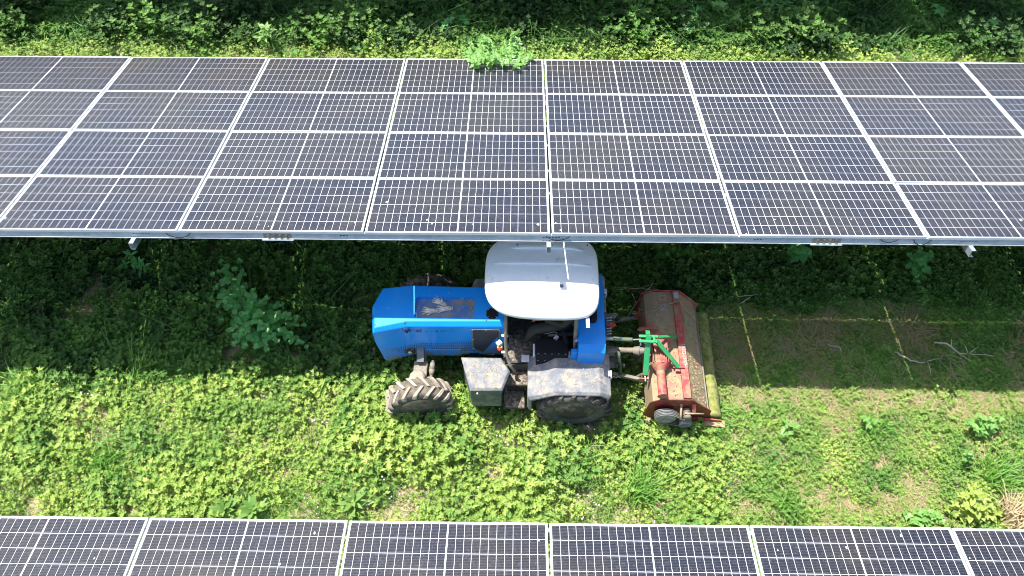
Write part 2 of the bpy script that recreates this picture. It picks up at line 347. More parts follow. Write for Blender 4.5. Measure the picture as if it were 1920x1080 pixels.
# droppings and dirt flecks on the lower panels
for arr, P_, n_, L_ in ((arr1,P1,34,L1),(arr2,P2,10,L2)):
    m_ = MB()
    for i in range(n_):
        u = R.uniform(-4.2,4.2) if arr is arr1 else R.uniform(-3,3.5); v = (L_-abs(R.gauss(0,.35))-.03) if arr is arr1 else R.uniform(.05,.6)
        r_ = R.uniform(.006,.016); k = 8
        ring = [P_(u+r_*math.cos(2*math.pi*j/k)/PW*R.uniform(.6,1.2), v+r_*math.sin(2*math.pi*j/k)*R.uniform(.8,1.8), .004) for j in range(k)]
        m_.add(ring+[P_(u,v,.007)], [(j,(j+1)%k,k) for j in range(k)])
    tag(m_.build('bird_dropping','droop',arr), kind='stuff')

# ---------------------------------------------------------------- tractor
YC = 5.22
T = thing('tractor', (.2,YC,0), 'blue tractor with white canopy roof working half under the solar panels', 'tractor')
YM = 5.08
def mir(v): return Vector((v.x, 2*YM-v.y, v.z))
# hood
HZ = 1.4
top = [at(709,543,HZ), at(763,537,HZ), at(947,544,HZ), at(946,603,HZ), at(760,606,HZ), at(704,619,HZ)]
xF0, xF1, xB, xR = -1.93, -1.87, -1.46, -.13
yn, yf = 4.985, 5.555
def ring(z, o, fr):        # hood outline: o = outward offset, fr = x of the front face
    return [(fr+.0,yn-.11-o,z),(fr-.05,YC,z),(fr+.06,yf+.03+o*.3-.08,z),(xB,yf+o*.6,z),(xR,yf-.02+o*.6,z),(xR,yn+.02-o,z),(xB,yn-o,z)]
h = MB(); h.loft([ring(.54,.085,-1.80), ring(.62,.10,-1.86), ring(1.1,.075,-1.925), ring(1.34,.055,-1.93), ring(1.4,0,-1.90)][::1])
hood = h.build('hood','blue',T,bevel=.012)
# recessed tray: separate raised-lip frame and floor
tc_, td = at(780,556,HZ), at(889,597,HZ); cx, cy = (tc_.x+td.x)/2, (tc_.y+td.y)/2; hx, hy = abs(td.x-tc_.x)/2, abs(td.y-tc_.y)/2
# cut the tray out of the hood top with a boolean so it has real depth
cut = MB(); rr = rounded(cx,cy,hx,hy,.04); cut.loft([[(x,y,HZ-.055) for x,y in rr],[(x,y,HZ+.05) for x,y in rr]])
co = cut.build('cutter','blue',T); bo = hood.modifiers.new('tray','BOOLEAN'); bo.object = co; bo.solver = 'EXACT'
bpy.context.view_layer.update(); dg = bpy.context.evaluated_depsgraph_get()
hm = bpy.data.meshes.new_from_object(hood.evaluated_get(dg)); hood.modifiers.clear(); hood.data = hm; bpy.data.objects.remove(co)
rr2 = rounded(cx,cy,hx-.004,hy-.004,.036)
MB().loft([[(x,y,HZ-.0545) for x,y in rr2],[(x,y,HZ-.051) for x,y in rr2]]).build('tray_floor','tray',hood)
q = at(923,588,HZ); MB().lathe([(.088,0),(.088,.006),(.075,.009)],(q.x,q.y,HZ),(0,0,1),28).build('round_cap','black',hood,40)
m_ = MB()
for k in range(8):
    a = 2*math.pi*k/8; m_.lathe([(.004,0),(.004,.003)],(q.x+.078*math.cos(a),q.y+.078*math.sin(a),HZ+.008),(0,0,1),6)
m_.build('cap_screw','bright',hood)
for px,py in ((714,546),(703,609),(707,581),(912,601),(758,604)):
    q = at(px,py,HZ); MB().lathe([(.012,0),(.012,.004)],(q.x,q.y,HZ),(0,0,1),10).build('bolt','dark' if px != 707 else 'gsteel',hood)
def sideY(z):  # near face of the hood at height z
    zs = [(.54,.085),(.62,.10),(1.1,.075),(1.34,.055)]
    for (a,oa),(b,ob) in zip(zs, zs[1:]):
        if z <= b: return yn - (oa+(ob-oa)*(z-a)/(b-a))
    return yn-.055
def sidept(x, z, o=.0):
    y = sideY(z)
    y += .02*(x-xB)/(xR-xB) if x > xB else -.11*(xB-x)/(xB+1.93)
    return Vector((x, y-o, z))
def at_side(px, py, o=0):
    z = 1.4
    for _ in range(8):
        d = CF*FPX+CR*(px-960)-CU*(py-540); t = sidept(0,z).y/d.y; z = CZ+d.z*t; x = d.x*t
        y = sidept(x,z).y; t = y/d.y; z = CZ+d.z*t; x = d.x*t
    return sidept(x, z, o)
# side vent holes
m_ = MB()
for i in range(52):
    for j in range(7):
        x = -1.82+i*.031; z = .7+j*.047+(.012 if i%2 else 0)
        if -1.46 < x < -1.2 and z < .78: continue
        if x > -.48: continue
        if z > .88+.1*max(0,(x+1.5)) : continue
        c_ = sidept(x,z,.004); m_.add([c_+Vector((.008*math.cos(t),0,.014*math.sin(t))) for t in (0,1.05,2.1,3.14,4.19,5.24)],[tuple(range(6))])
m_.build('vent_hole','dark',hood)['kind'] = 'stuff'
# seam lines and slate access panel
def strip(a, b, w_, m, name, par, o=.002):
    return MB().bar(a,b,.003,w_,(0,0,1)).build(name,m,par)
MB().tube([at_side(754,616,.001),at_side(761,655,.001)],.003,5).build('seam','panel',hood)
ap = [at_side(885,617,.004),at_side(937,618,.004),at_side(936,652,.004),at_side(925,664,.004),at_side(913,663,.004),at_side(887,652,.004)]
m_ = MB(); m_.loft([[p_+Vector((0,.02,0)) for p_ in ap],[p_+Vector((0,-.004,0)) for p_ in ap]]); apo = m_.build('access_panel','panel',hood)
cc = sum(ap,Vector())/6; m_ = MB(); 
for i in range(6):
    a, b = ap[i], ap[(i+1)%6]; 
    q = MB(); m_.bar(a+Vector((0,-.005,0)),b+Vector((0,-.005,0)),.02,.006,(0,1,0))
m_.build('panel_trim','gsteel',apo)
m_ = MB()
for t in [ap[0],(ap[0]+ap[1])/2,ap[1],(ap[1]+ap[2])/2,ap[2],(ap[0]+ap[5])/2,ap[5],ap[3]]:
    t = t*.96+cc*.04; m_.lathe([(.009,0),(.009,.005)],t+Vector((0,-.006,0)),(0,-1,0),6)
m_.build('screw','bright',apo)
a = at_side(889,663,.0); MB().box(a+Vector((.0,.0,.0)),(.14,.03,.09)).build('marker_lamp','black',hood)
a = at_side(768,658,-.01); MB().box(a,(.15,.06,.13)).build('headlight_housing','dark',hood,bevel=.01)
MB().lathe([(.03,0),(.034,.02),(.02,.035)],a+Vector((.01,-.03,-.01)),(0,-1,.3),14).build('headlight','chrome',hood,40)
# lettering on the hood side
def text(s_, p, size, m, par, xdir=(1,0,0), up=(0,0,1), ext=.001, name='lettering', sx=1):
    cu = bpy.data.curves.new(name,'FONT'); cu.body = s_; cu.size = size; cu.extrude = ext; cu.align_x = 'LEFT'
    o = bpy.data.objects.new(name, cu); C.objects.link(o); bpy.context.view_layer.update()
    me = bpy.data.meshes.new_from_object(o.evaluated_get(bpy.context.evaluated_depsgraph_get())); bpy.data.objects.remove(o)
    x = Vector(xdir).normalized(); u = Vector(up); u = (u-x*u.dot(x)).normalized(); z = x.cross(u)
    mt = Matrix((x*sx,u,z)).transposed().to_4x4(); mt.translation = Vector(p)-Vector(par['_o'])
    me.transform(mt); me.materials.clear(); me.materials.append(M[m])
    o = bpy.data.objects.new(name, me); C.objects.link(o); o.parent = par; return o
a = at_side(759,620,.008); b = at_side(763,624.5,.008); c_ = at_side(767,615.5,.008); d_ = at_side(772,615.5,.008)
m_ = MB(); m_.bar(a,b,.02,.004,(0,1,0)); m_.bar(b,c_,.02,.004,(0,1,0)); m_.bar(c_,d_,.014,.004,(0,1,0)); m_.bar(at_side(769,618,.008),at_side(769,621.5,.008),.018,.004,(0,1,0)); 
m_.build('lettering','navy',hood)
text('ai', at_side(779,622.3,.008), .115,'navy',hood,(1,0,0),(0,.02,1),sx=1.25)
text('+', at_side(773,622,.008), .06,'greenp',hood,(1,0,0),(0,.02,1),sx=1.2)
text('~ · a m m', at_side(795,622,.008), .065,'faded',hood,(1,0,0),(0,.02,1),sx=1.7)
# wheel-arch bulge under the hood, chassis and front axle
arch = MB(); P_ = [at_side(793,656,.0),at_side(830,650,.0)]
arch.add([], []); 
aw = MB(); q0 = [(-1.36,.54),(-1.28,.74),(-.75,.74),(-.75,.54)]
aw.loft([[(x,sidept(x,z).y+.02,z) for x,z in q0],[(x,sidept(x,z).y-.018,z) for x,z in q0]]); aw.build('wheel_arch','blue',hood,bevel=.006)
ch = MB(); ch.box((-.75,YC,.6),(2.1,.42,.22)); ch.box((-1.55,YC,.55),(.5,.3,.2)); ch.box((.7,YC,.6),(1.3,.34,.36)); ch.build('chassis','gsteel',T,bevel=.02)
FX, FY, FR = -1.335, 4.235, .475
ax = MB(); ax.bar((FX,4.55,.5),(FX,2*YM-4.5,.5),.14,.13); ax.bar((FX,4.78,.56),(FX,4.45,.6),.2,.07); ax.box((FX,4.44,.5),(.2,.16,.3)); ax.box((FX,2*YM-4.4,.5),(.2,.16,.3))
axo = ax.build('front_axle','gsteel',T,bevel=.015)
MB().box((FX,4.83,.72),(.1,.24,.06),Euler((.5,0,0)).to_matrix()).build('axle_bracket','rim',axo)
MB().lathe([(.05,-.06),(.1,-.03),(.12,.03),(.07,.07)],(FX-.02,4.47,.66),(0,0,1),10).build('mud_cake','tread',axo,True)
m_ = MB(); m_.tube([(FX+.18,4.75,.66),(FX+.17,4.6,.62),(FX+.16,4.42,.6)],[.02,.028,.02],8); m_.tube([(FX+.175,4.72,.65),(FX+.17,4.62,.63)],[.034,.045],10); m_.tube([(FX+.17,4.62,.63),(FX+.165,4.54,.615)],[.045,.03],10)
m_.build('steering_link','gsteel',axo,True)
# wheels
def wheel(cx, cy, rr_, wd, rimr, side, rm, nl, steer=0, lug=.035, dusty_lit=True):
    ax_ = Matrix.Rotation(steer,3,'Z') @ Vector((0,side,0)); c_ = Vector((cx,cy,rr_-.03))
    hw = wd/2
    # rim with dish (part), tyre and hub (sub-parts)
    r_ = MB(); r_.lathe([(rimr+.012,hw*.62),(rimr,hw*.66),(rimr-.012,hw*.6),(rimr-.02,hw*.3),(rimr-.055,hw*.12),(rimr-.07,hw*.12),(rimr*.45,hw*.22),(rimr*.4,hw*.32),(.001,hw*.32)],c_,ax_,40)
    r_.lathe([(rimr+.012,-hw*.62),(rimr-.012,-hw*.6),(rimr-.03,0),(rimr-.02,hw*.3)],c_,ax_,40)
    wo = r_.build('wheel',rm,T,50)
    t_ = MB(); rt = rr_-lug
    prof = [(rimr,-hw*.62),(rimr+.03,-hw*.86),(rimr+(rt-rimr)*.45,-hw),(rt-.05,-hw*.97),(rt-.012,-hw*.82),(rt,-hw*.4),(rt+.004,0),(rt,hw*.4),(rt-.012,hw*.82),(rt-.05,hw*.97),(rimr+(rt-rimr)*.45,hw),(rimr+.03,hw*.86),(rimr,hw*.62)]
    t_.lathe(prof,c_,ax_,56,close=True); t_.build('tyre','tyre',wo,45)
    cb_ = MB(); cb_.lathe([(rt-.006,-hw*.8),(rt+.003,-hw*.4),(rt+.0065,0),(rt+.003,hw*.4),(rt-.006,hw*.8)],c_,ax_,56); cb_.build('tread_base','treadb' if rm == 'rim' and dusty_lit else 'treadr',wo,True)
    l_ = MB(); u = ax_.orthogonal().normalized()
    u = Vector((0,0,1)); v = ax_.cross(u)*(1 if side < 0 else -1)      # v points the same way on both sides
    yy = ax_*(1 if side < 0 else -1)
    def pol(ang, off, r): return c_ + yy*off + (u*math.cos(ang)+v*math.sin(ang))*r
    for k in range(nl):
        for sgn in (-1,1):
            a0 = 2*math.pi*(k+(.5 if sgn > 0 else 0))/nl
            sec = []
            for t, (off, dr) in enumerate(((.0,0),(.35,0),(.7,-.004),(.93,-.012),(1.03,-.045))):
                an = a0 + (.62 if True else 0)*off*wd*.62/rt*1.0
                o_ = sgn*off*hw; wdt = .024/rt*(1+.35*off); top_ = rr_+dr; bot = rt+dr-.012
                sec.append([pol(an-wdt,o_,bot),pol(an-wdt*.75,o_,top_),pol(an+wdt*.75,o_,top_),pol(an+wdt,o_,bot)])
            l_.loft(sec)
    l_.build('tread','tread' if rm == 'rim' and dusty_lit else 'treadr',wo)
    hb = MB(); hb.lathe([(.075,hw*.3),(.07,hw*.55),(.045,hw*.62),(.001,hw*.62)],c_,ax_,18)
    for k in range(8):
        a_ = 2*math.pi*k/8; hb.lathe([(.012,0),(.012,.02)],c_+ax_*hw*.3+(u*math.cos(a_)+v*math.sin(a_))*rimr*.36,ax_,6)
    hb.build('hub',rm,wo,40)
    return wo
M['treadb'] = mat('muddy_tread_base',(.2,.165,.125),.95,col2=(.08,.07,.055),nscale=9,bump=.4,bscale=50)
M['treadr'] = mat('darker_tread',(.07,.065,.055),.85,col2=(.04,.038,.034),nscale=8,dirt=(.2,.16,.12),dscale=6,damt=.4,bump=.4,bscale=60)
wheel(FX,FY,FR,.31,.255,-1,'rim',17,rad(8)); wheel(FX,2*YM-FY,FR,.31,.255,1,'rim',17,rad(8),dusty_lit=False)  # far front tread takes the darker colour to stand in for shade there
RX, RY, RR = .86, 4.225, .53
wheel(RX,RY,RR,.38,.275,-1,'rimr',18,0,.04); wheel(RX,2*YM-RY,RR,.38,.275,1,'rimr',18,0,.04)
MB().bar((RX,4.4,.5),(RX,2*YM-4.4,.5),.2,.2).build('rear_axle','gsteel',T,bevel=.02)
# side tanks with lids and steps (both sides)
def both(fn):
    fn(lambda v: Vector(v)); fn(lambda v: mir(Vector(v)))
def tank(S):
    z1, z0 = .95, .34
    tp = [at(864,668,z1),at(940,669,z1),at(950,684,z1),at(957,695,z1),at(942,731,z1),at(881,731,z1)]
    cen = sum(tp,Vector())/6
    def off(l_, k, z, dx=0): return [S((cen.x+(p_.x-cen.x)*k+dx, cen.y+(p_.y-cen.y)*k, z)) for p_ in l_]
    bt = [at(866,668,z1),at(938,669,z1),at(948,684,z1),at(953,695,z1),at(939,730,z1),at(882,730,z1)]
    b0 = [Vector((p_.x+.0*(1-i%2), p_.y+.0, z0)) for i, p_ in enumerate(bt)]
    m_ = MB(); m_.loft([[S(Vector((p_.x*.96-.005,p_.y,z0))) for p_ in b0],[S((p_.x,p_.y,z0+.05)) for p_ in bt],[S((p_.x,p_.y,z1-.05)) for p_ in bt]])
    to = m_.build('side_tank','greyside',T,bevel=.02)
    m_ = MB(); m_.loft([off(tp,1.0,z1-.052),off(tp,1.0,z1-.035),off(tp,.88,z1)]); m_.build('tank_lid','greytop',to,bevel=.008)
    q = S(tp[5]+Vector((.1,-.012,-.085))); m_ = MB(); m_.lathe([(.012,-.012),(.012,.012)],q,(0,1,0),8); m_.bar(q+Vector((0,0,0)),q+Vector((0,0,-.04)),.012,.008,(0,1,0)); m_.build('latch','bright',to)
both(tank)
def steps(S):
    m_ = MB()
    def bx(a,b):
        a, b = Vector(a), Vector(b); c_ = S((a+b)/2); d_ = b-a; m_.box(c_,(abs(d_.x),abs(d_.y),abs(d_.z)))
    bx((-.13,4.15,.34),(.17,4.44,.385)); bx((-.12,4.42,.385),(.2,4.45,.63)); bx((-.12,4.38,.63),(.24,4.62,.66)); bx((-.1,4.60,.66),(.26,4.63,.84)); bx((-.13,4.2,.385),(-.105,4.6,.7))
    so_ = m_.build('step','dark',T,bevel=.006)
    m_ = MB(); bx((-.11,4.16,.386),(.16,4.41,.391)); bx((-.1,4.39,.661),(.22,4.59,.666)); m_.build('tread_plate','mud',so_)
both(steps)
# cab floor, hump, pedals
m_ = MB().box((.38,YC,.82),(1.05,1.16,.05)); fl = m_.build('cab_floor','dark',T,bevel=.01)
m_ = MB(); n_ = 26
m_.add([(-.12+.5*i/n_, 4.66+.42*j/n_, .848+.03*max(0,noise.noise(Vector((i*.22,j*.25,2))))+.015*noise.noise(Vector((i*.6,j*.6,2)))) for j in range(n_+1) for i in range(n_+1)],
       [(j*(n_+1)+i,j*(n_+1)+i+1,(j+1)*(n_+1)+i+1,(j+1)*(n_+1)+i) for j in range(n_) for i in range(n_)])
m_.build('floor_mat','mud',fl,True)
MB().box((-.10,YC,1.12),(.06,.5,.6)).build('dashboard','black',T,bevel=.02)
st = MB(); st.tube([(-.05,YC,1.15),(.14,YC,1.42)],.025,10); 
ring_ = [Vector((.16,YC,1.44))+Matrix.Rotation(rad(-35),3,'Y')@Vector((.17*math.cos(a),.17*math.sin(a),0)) for a in [2*math.pi*k/24 for k in range(25)]]
st.tube(ring_,.014,8,False); st.bar(ring_[0],ring_[12],.03,.012); st.build('steering_wheel','black',T,True)
MB().bar((.12,4.9,.88),(.02,4.9,.98),.08,.015).build('pedal','gsteel',T); MB().bar((.12,5.5,.88),(.02,5.5,.98),.08,.015).build('pedal','gsteel',T)
# seat
m_ = MB(); rr_ = rounded(.78,YC,.25,.25,.07); m_.loft([[(x,y,1.02) for x,y in rr_],[(x,y,1.1) for x,y in rr_]]); se = m_.build('seat','black',T,bevel=.02)
m_ = MB(); m_.bar((1.0,YC,1.08),(1.1,YC,1.5),.46,.09,(1,0,0)); m_.build('seat_back','black',se,bevel=.03)
MB().box((.78,YC,.93),(.3,.3,.16)).build('seat_base','dark',se)
MB().bar((.6,4.9,1.24),(.9,4.9,1.26),.05,.04).build('armrest','black',se,bevel=.01)
# black console box beside the seat
b0 = at(1004,668,1.0); 
for sg in (0,1):
    S = (lambda v: Vector(v)) if sg == 0 else (lambda v: mir(Vector(v)))
    m_ = MB(); pr = [(4.58,.88),(4.58,.98),(4.66,1.10),(4.9,1.10),(4.9,.88)]
    m_.loft([[S((x,y,z)) for y,z in pr] for x in (.31,.76)]); bb = m_.build('battery_box','black',T,bevel=.008)
    m_ = MB()
    for k in range(5):
        for y,z in ((4.6,1.01),(4.66,1.105)): m_.lathe([(.006,0),(.006,.005)],S((.34+.095*k,y,z)),(0,0,1),6)
    m_.build('screw','bright',bb)
    MB().box(S((.285,4.74,1.04)),(.03,.18,.09)).build('white_trim','bright',bb,bevel=.012)
    MB().box(S((.77,4.68,1.03)),(.02,.08,.06)).build('reflector','bright',bb)
MB().box(at(1001,673,.87)+Vector((-.12,.0,.01)),(.11,.11,.01)).build('sticker','bright',fl)
m_ = MB(); m_.box(at(1040,628,1.12),(.17,.035,.012),Euler((0,0,.05)).to_matrix()); m_.tube([at(1021,626,1.12),at(1040,622,1.14),at(1052,626,1.12)],.007,6); lv = m_.build('lever_quadrant','gsteel',T)
MB().box(at(1043,633,1.16),(.06,.05,.02),Euler((0,0,.9)).to_matrix()).build('lever_tag','bright',lv); MB().box(at(1042,636,1.18),(.018,.018,.02)).build('lever_knob','redbtn',lv)
# posts between cab floor and roof
def posts(S):
    q = MB(); q.tube([S((.02,4.5,.86)),S((-.05,4.55,.97)),S((-.1,4.66,1.1)),S((-.11,4.74,1.35)),S((-.11,4.95,2.0))],.024,8); po = q.build('roof_post','gsteel',T,True)
    m_ = MB()
    for z,y in ((1.12,4.67),(1.42,4.77)): m_.box(S((-.12,y,z)),(.09,.03,.02))
    m_.build('clamp','bright',po)
    q = MB(); q.tube([S((.86,4.74,1.02)),S((.84,4.78,1.3)),S((.82,4.95,2.0))],.028,8); po = q.build('roof_post','gsteel',T,True)
    MB().lathe([(.03,-.04),(.036,0),(.02,.03)],S((.85,4.79,1.32)),(0,.2,1),10).build('cap','bright',po,40)
    q = MB(); q.box(S((.95,4.70,1.95)),(.045,.15,.008)); q.build('bracket_tab','bright',T)
    q = MB(); q.bar(S((.74,4.82,1.1)),S((.68,4.93,1.28)),.05,.06); q.build('side_bolster','black',T,bevel=.01)
both(posts)
# emergency-stop box on a stalk
q = at(937,651,1.1); m_ = MB(); m_.box(q,(.075,.05,.07)); eb = m_.build('control_box','yellow',T,bevel=.006)
MB().lathe([(.02,0),(.024,.02),(.012,.03)],q+Vector((.0,-.035,.01)),(0,-1,.6),12).build('stop_button','redbtn',eb,40)
MB().box(q+Vector((-.01,.03,.06)),(.07,.06,.05),Euler((0,0,.7)).to_matrix()).build('cap','bright',eb); MB().tube([q+Vector((0,0,-.03)),q+Vector((.02,-.03,-.12)),q+Vector((.05,-.05,-.2))],.01,6).build('cable','black',eb)
# rear fenders
def fender(S):
    prof = [(.20,.50),(.20,.86),(.58,1.05),(1.18,1.05),(1.34,.95),(1.34,.88)]
    def rg(y, d): return [S((x+(d if i < 2 else (-d if i > 3 else 0)),y,z-d)) for i,(x,z) in enumerate(prof)]
    m_ = MB(); outer = [rg(4.085,.035), rg(4.125,0), rg(4.74,0)]; t = .03
    def inn(l_): return [Vector((p_.x+(t if i<2 else (-t if i>3 else 0)),p_.y,p_.z-(t if 1<=i<=4 else 0))) for i,p_ in enumerate(l_)]
    secs = [o_+inn(o_)[::-1] for o_ in outer]; m_.loft(secs)
    fo = m_.build('fender','greytop',T,bevel=.01)
    m_ = MB(); m_.box(S((.6,4.78,.95)),(.95,.05,.06)); m_.build('fender_rail','dark',fo)
    m_ = MB(); m_.box(S((1.345,4.42,.95)),(.02,.1,.1)); m_.build('lamp_bracket','bright',fo); MB().box(S((1.33,4.42,1.0)),(.05,.08,.04)).build('rear_lamp','yellow' if False else 'bright',fo,bevel=.01)
both(fender)
# blue rear body box
prof = [(4.55,.93),(4.58,1.30),(4.66,1.40),(2*YC-4.66,1.40),(2*YC-4.58,1.30),(2*YC-4.55,.93)]
m_ = MB(); xa, xb = .875, 1.245
m_.loft([[Vector((xa+(0 if abs(y-YC)<.6 else -.0),y,z)) for y,z in prof],[Vector((xb-(0 if z>1 else .02),y,z)) for y,z in prof]]); rb = m_.build('rear_body','blue2',T,bevel=.006)
MB().box((.83,4.64,1.16),(.085,.06,.2)).build('side_flange','blue2',rb,bevel=.004)
MB().box((1.06,YC,.75),(.3,.8,.4)).build('transmission','gsteel',T,bevel=.03)
# hydraulic couplings at the rear
m_ = MB()
for k,(py) in enumerate((598,603,618,623,628)):
    q = at(1141,py,1.12); 
    for j in range(3): m_.lathe([(.013,-.02),(.013,.03),(.007,.035)],q+Vector((.025*j-.03,0,.01*j)),(.3,0,1),8)
hv = m_.build('hydraulic_coupling','chrome',T,40)
MB().box(at(1142,610,1.1),(.11,.06,.07)).build('valve_block','rim',hv,bevel=.006)
q = at(1148,611.5,1.14); m_ = MB(); m_.lathe([(.02,0),(.03,.015),(.028,.035)],q,(.3,0,1),10); m_.bar(q+Vector((-.06,.0,.02)),q+Vector((.05,.01,.02)),.03,.02); m_.build('red_cap','redbtn',hv,bevel=.004)
MB().box((1.22,5.0,.95),(.16,.5,.22)).build('linkage_block','dark',T,bevel=.02)
# lift arms and lower links
def link(S, sg):
    m_ = MB(); m_.tube([S(at(1159,657,.98)),S(at(1160,672,.86)),S(at(1163,682,.75)),S(at(1163,700,.55))],[.03,.034,.022,.03],8); m_.tube([S(at(1157,682,.72)),S(at(1157,688,.66))],.02,6); m_.tube([S(at(1169,682,.72)),S(at(1169,688,.66))],.02,6)
    lr = m_.build('lift_rod','dgreen',T,True)
    m_ = MB(); m_.bar(S((1.1,4.8,.84)),S(at(1159,655,.98)),.07,.05); m_.build('lift_arm','gsteel',T,bevel=.01)
    m_ = MB(); m_.bar(S(at(1128,696,.5)),S(at(1203,712,.5)),.05,.06); m_.lathe([(.035,-.03),(.035,.03)],S(at(1203,712,.5)),(0,1,0),12); m_.build('lower_link','gsteel',T,bevel=.008)
link(lambda v: Vector(v), 1); link(lambda v: mir(Vector(v)), -1)
m_ = MB(); c0_ = [at(1143+4*k,706+(k%2)*2,.5) for k in range(6)]; m_.tube(c0_,.006,5); m_.build('chain','bright',T)
# roof
def roofz(x, y, k=0):
    e = (y-5.35)/.64; f_ = (x-.36)/.78
    return 2.095-.05*abs(e)**2.4-.03*abs(f_)**3
def roof_ring(k, z):   # outline scaled k
    cx, cy = .36, 5.35; out = []
    for i in range(72):
        a = 2*math.pi*i/72; c_, s_ = math.cos(a), math.sin(a)
        nx = 4.6; hx_, hy_ = .755, .64
        x = hx_*math.copysign(abs(c_)**(2/nx), c_); y = hy_*math.copysign(abs(s_)**(2/nx), s_)
        if x < 0: x *= 1-.1*abs(y/hy_)**2.6; 
        if x < 0 and y < 0: y *= 1-.13*min(1,(-x/hx_)*1.0)**1.5
        out.append((cx+x*k, cy+y*k))
    return out
m_ = MB(); ks = [1,.985,.96,.9,.8,.7,.6,.45,.3,.15,.02]; drop = [.05,.02,.006,0,0,0,0,0,0,0,0]
rings = []
for k, dr in zip(ks, drop):
    rg = []
    for x,y in roof_ring(k,0):
        z = roofz(x,y)-dr
        rg.append((x,y,z))
    rings.append(rg)
under = [(x,y,1.965) for x,y in roof_ring(.99,0)]
m_.loft([[(x,y,1.975) for x,y in roof_ring(.93,0)], under]+rings)
roof = m_.build('roof','white',T,True)
def ridge(y0, xa, xb, w_, hgt, name='roof_rib', bend=-.03, m='white'):
    q = MB(); secs = []
    for i in range(25):
        t = i/24; x = xa+(xb-xa)*t; y = y0+bend*max(0,(t-.75)/.25)**1.6; z = roofz(x,y); e = min(1,6*t,6*(1-t)); hh = hgt*e+.0005
        secs.append([(x,y-w_/2,z-.01),(x,y-w_*.28,z+hh),(x,y+w_*.28,z+hh),(x,y+w_/2,z-.01)])
    q.loft(secs); return q.build(name,m,roof,50)
ridge(at(1000,493,2.09).y,-.28,1.02,.06,.022); ridge(at(1000,531,2.09).y,-.28,1.05,.07,.016)
hb = ridge(at(1000,463,2.08).y-.01,-.05,.94,.06,.035,'roof_rail'); 
for px in (970,1101): q = at(px,459,2.09); MB().lathe([(.01,0),(.01,.006)],(q.x,q.y-.01,roofz(q.x,q.y)+.036),(0,0,1),8).build('bolt','black',roof)
q = at(1053,535,2.1); m_ = MB(); m_.box((q.x,q.y,roofz(q.x,q.y)+.008),(.045,.06,.012)); m_.build('roof_clip','rim',roof,bevel=.003)

# ---------------------------------------------------------------- gloves and spanner lying in the tray
def glove(name, c_, ang, flip, label):
    t = MB(); z = HZ-.05
    base = thing(name, (c_.x,c_.y,z), label, 'glove')
    rot = Matrix.Rotation(ang,3,'Z'); c_ = Vector((c_.x,c_.y,z+.012))
    def L_(x,y,dz=0): return c_+rot@Vector((x,y*flip,dz))
    me = bpy.data.meshes.new(name); vs=[]; es=[]; rs=[]
    def av(p_, r_): vs.append(p_-Vector((base.location.x,base.location.y,z))); rs.append(r_); return len(vs)-1
    w0 = av(L_(-.11,0),(.036,.010)); p1 = av(L_(-.04,0),(.034,.012)); p2 = av(L_(.0,0),(.04,.013)); es += [(w0,p1),(p1,p2)]
    for y, ln, dy in ((-.035,.065,-.02),(-.012,.08,-.005),(.012,.075,.008),(.034,.058,.022)):
        k0 = av(L_(.035,y),(.0125,.011)); k1 = av(L_(.035+ln*.55,y+dy*.5,.004),(.011,.010)); k2 = av(L_(.035+ln,y+dy,-.002),(.009,.008)); es += [(p2,k0),(k0,k1),(k1,k2)]
    k0 = av(L_(-.01,-.05),(.013,.011)); k1 = av(L_(.03,-.075,.003),(.011,.010)); es += [(p1,k0),(k0,k1)]
    me.from_pydata(vs,es,[]); o = bpy.data.objects.new('glove_body',me); C.objects.link(o); o.parent = base
    sk = o.modifiers.new('s','SKIN'); 
    for i, r_ in enumerate(rs): me.skin_vertices[0].data[i].radius = r_
    me.skin_vertices[0].data[p1].use_root = True
    o.modifiers.new('u','SUBSURF').levels = 1; o.modifiers['u'].render_levels = 1; me.materials.append(M['glove'])
    m2_ = MB(); m2_.tube([L_(-.115,-.03),L_(-.112,0,.008),L_(-.115,.03)],.007,6); m2_.build('cuff','glove',base,True)
g1 = at(818,568,HZ-.05); g2 = at(808,583,HZ-.05); g3 = at(836,580,HZ-.05)
glove('work_glove', at(824,567,HZ-.05), math.pi*1.0+.1-.6, 1, 'crumpled pale cotton glove furthest back in the hood tray')
glove('work_glove', at(806,583,HZ-.05), math.pi-.0, -1, 'browner soiled cotton glove nearest the front of the hood tray')
glove('work_glove', at(833,580,HZ-.05), math.pi+.1, 1, 'white cotton glove lying rightmost of the gloves in the hood tray')
wa, wb = at(866,560,HZ-.045), at(886,580,HZ-.045); d_ = (wb-wa).normalized()
sp_ = thing('spanner', (wa+wb)/2, 'steel combination spanner lying diagonally at the cab end of the hood tray', 'spanner')
m_ = MB(); m_.bar(wa+Vector((0,0,.0)),wb+Vector((0,0,.0)),.02,.01); m_.build('shank','chrome',sp_)
m_ = MB(); m_.lathe([(.014,-.007),(.027,-.007),(.027,.007),(.014,.007)],wa,(0,0,1),20,True); m_.build('ring_head','chrome',sp_)
m_ = MB(); n_ = d_.cross(Vector((0,0,1))); m_.bar(wb+n_*.016,wb+d_*.04+n_*.018,.013,.012); m_.bar(wb-n_*.016,wb+d_*.04-n_*.018,.013,.012); m_.bar(wb-n_*.02,wb+n_*.02,.02,.012); m_.build('open_jaw','chrome',sp_)

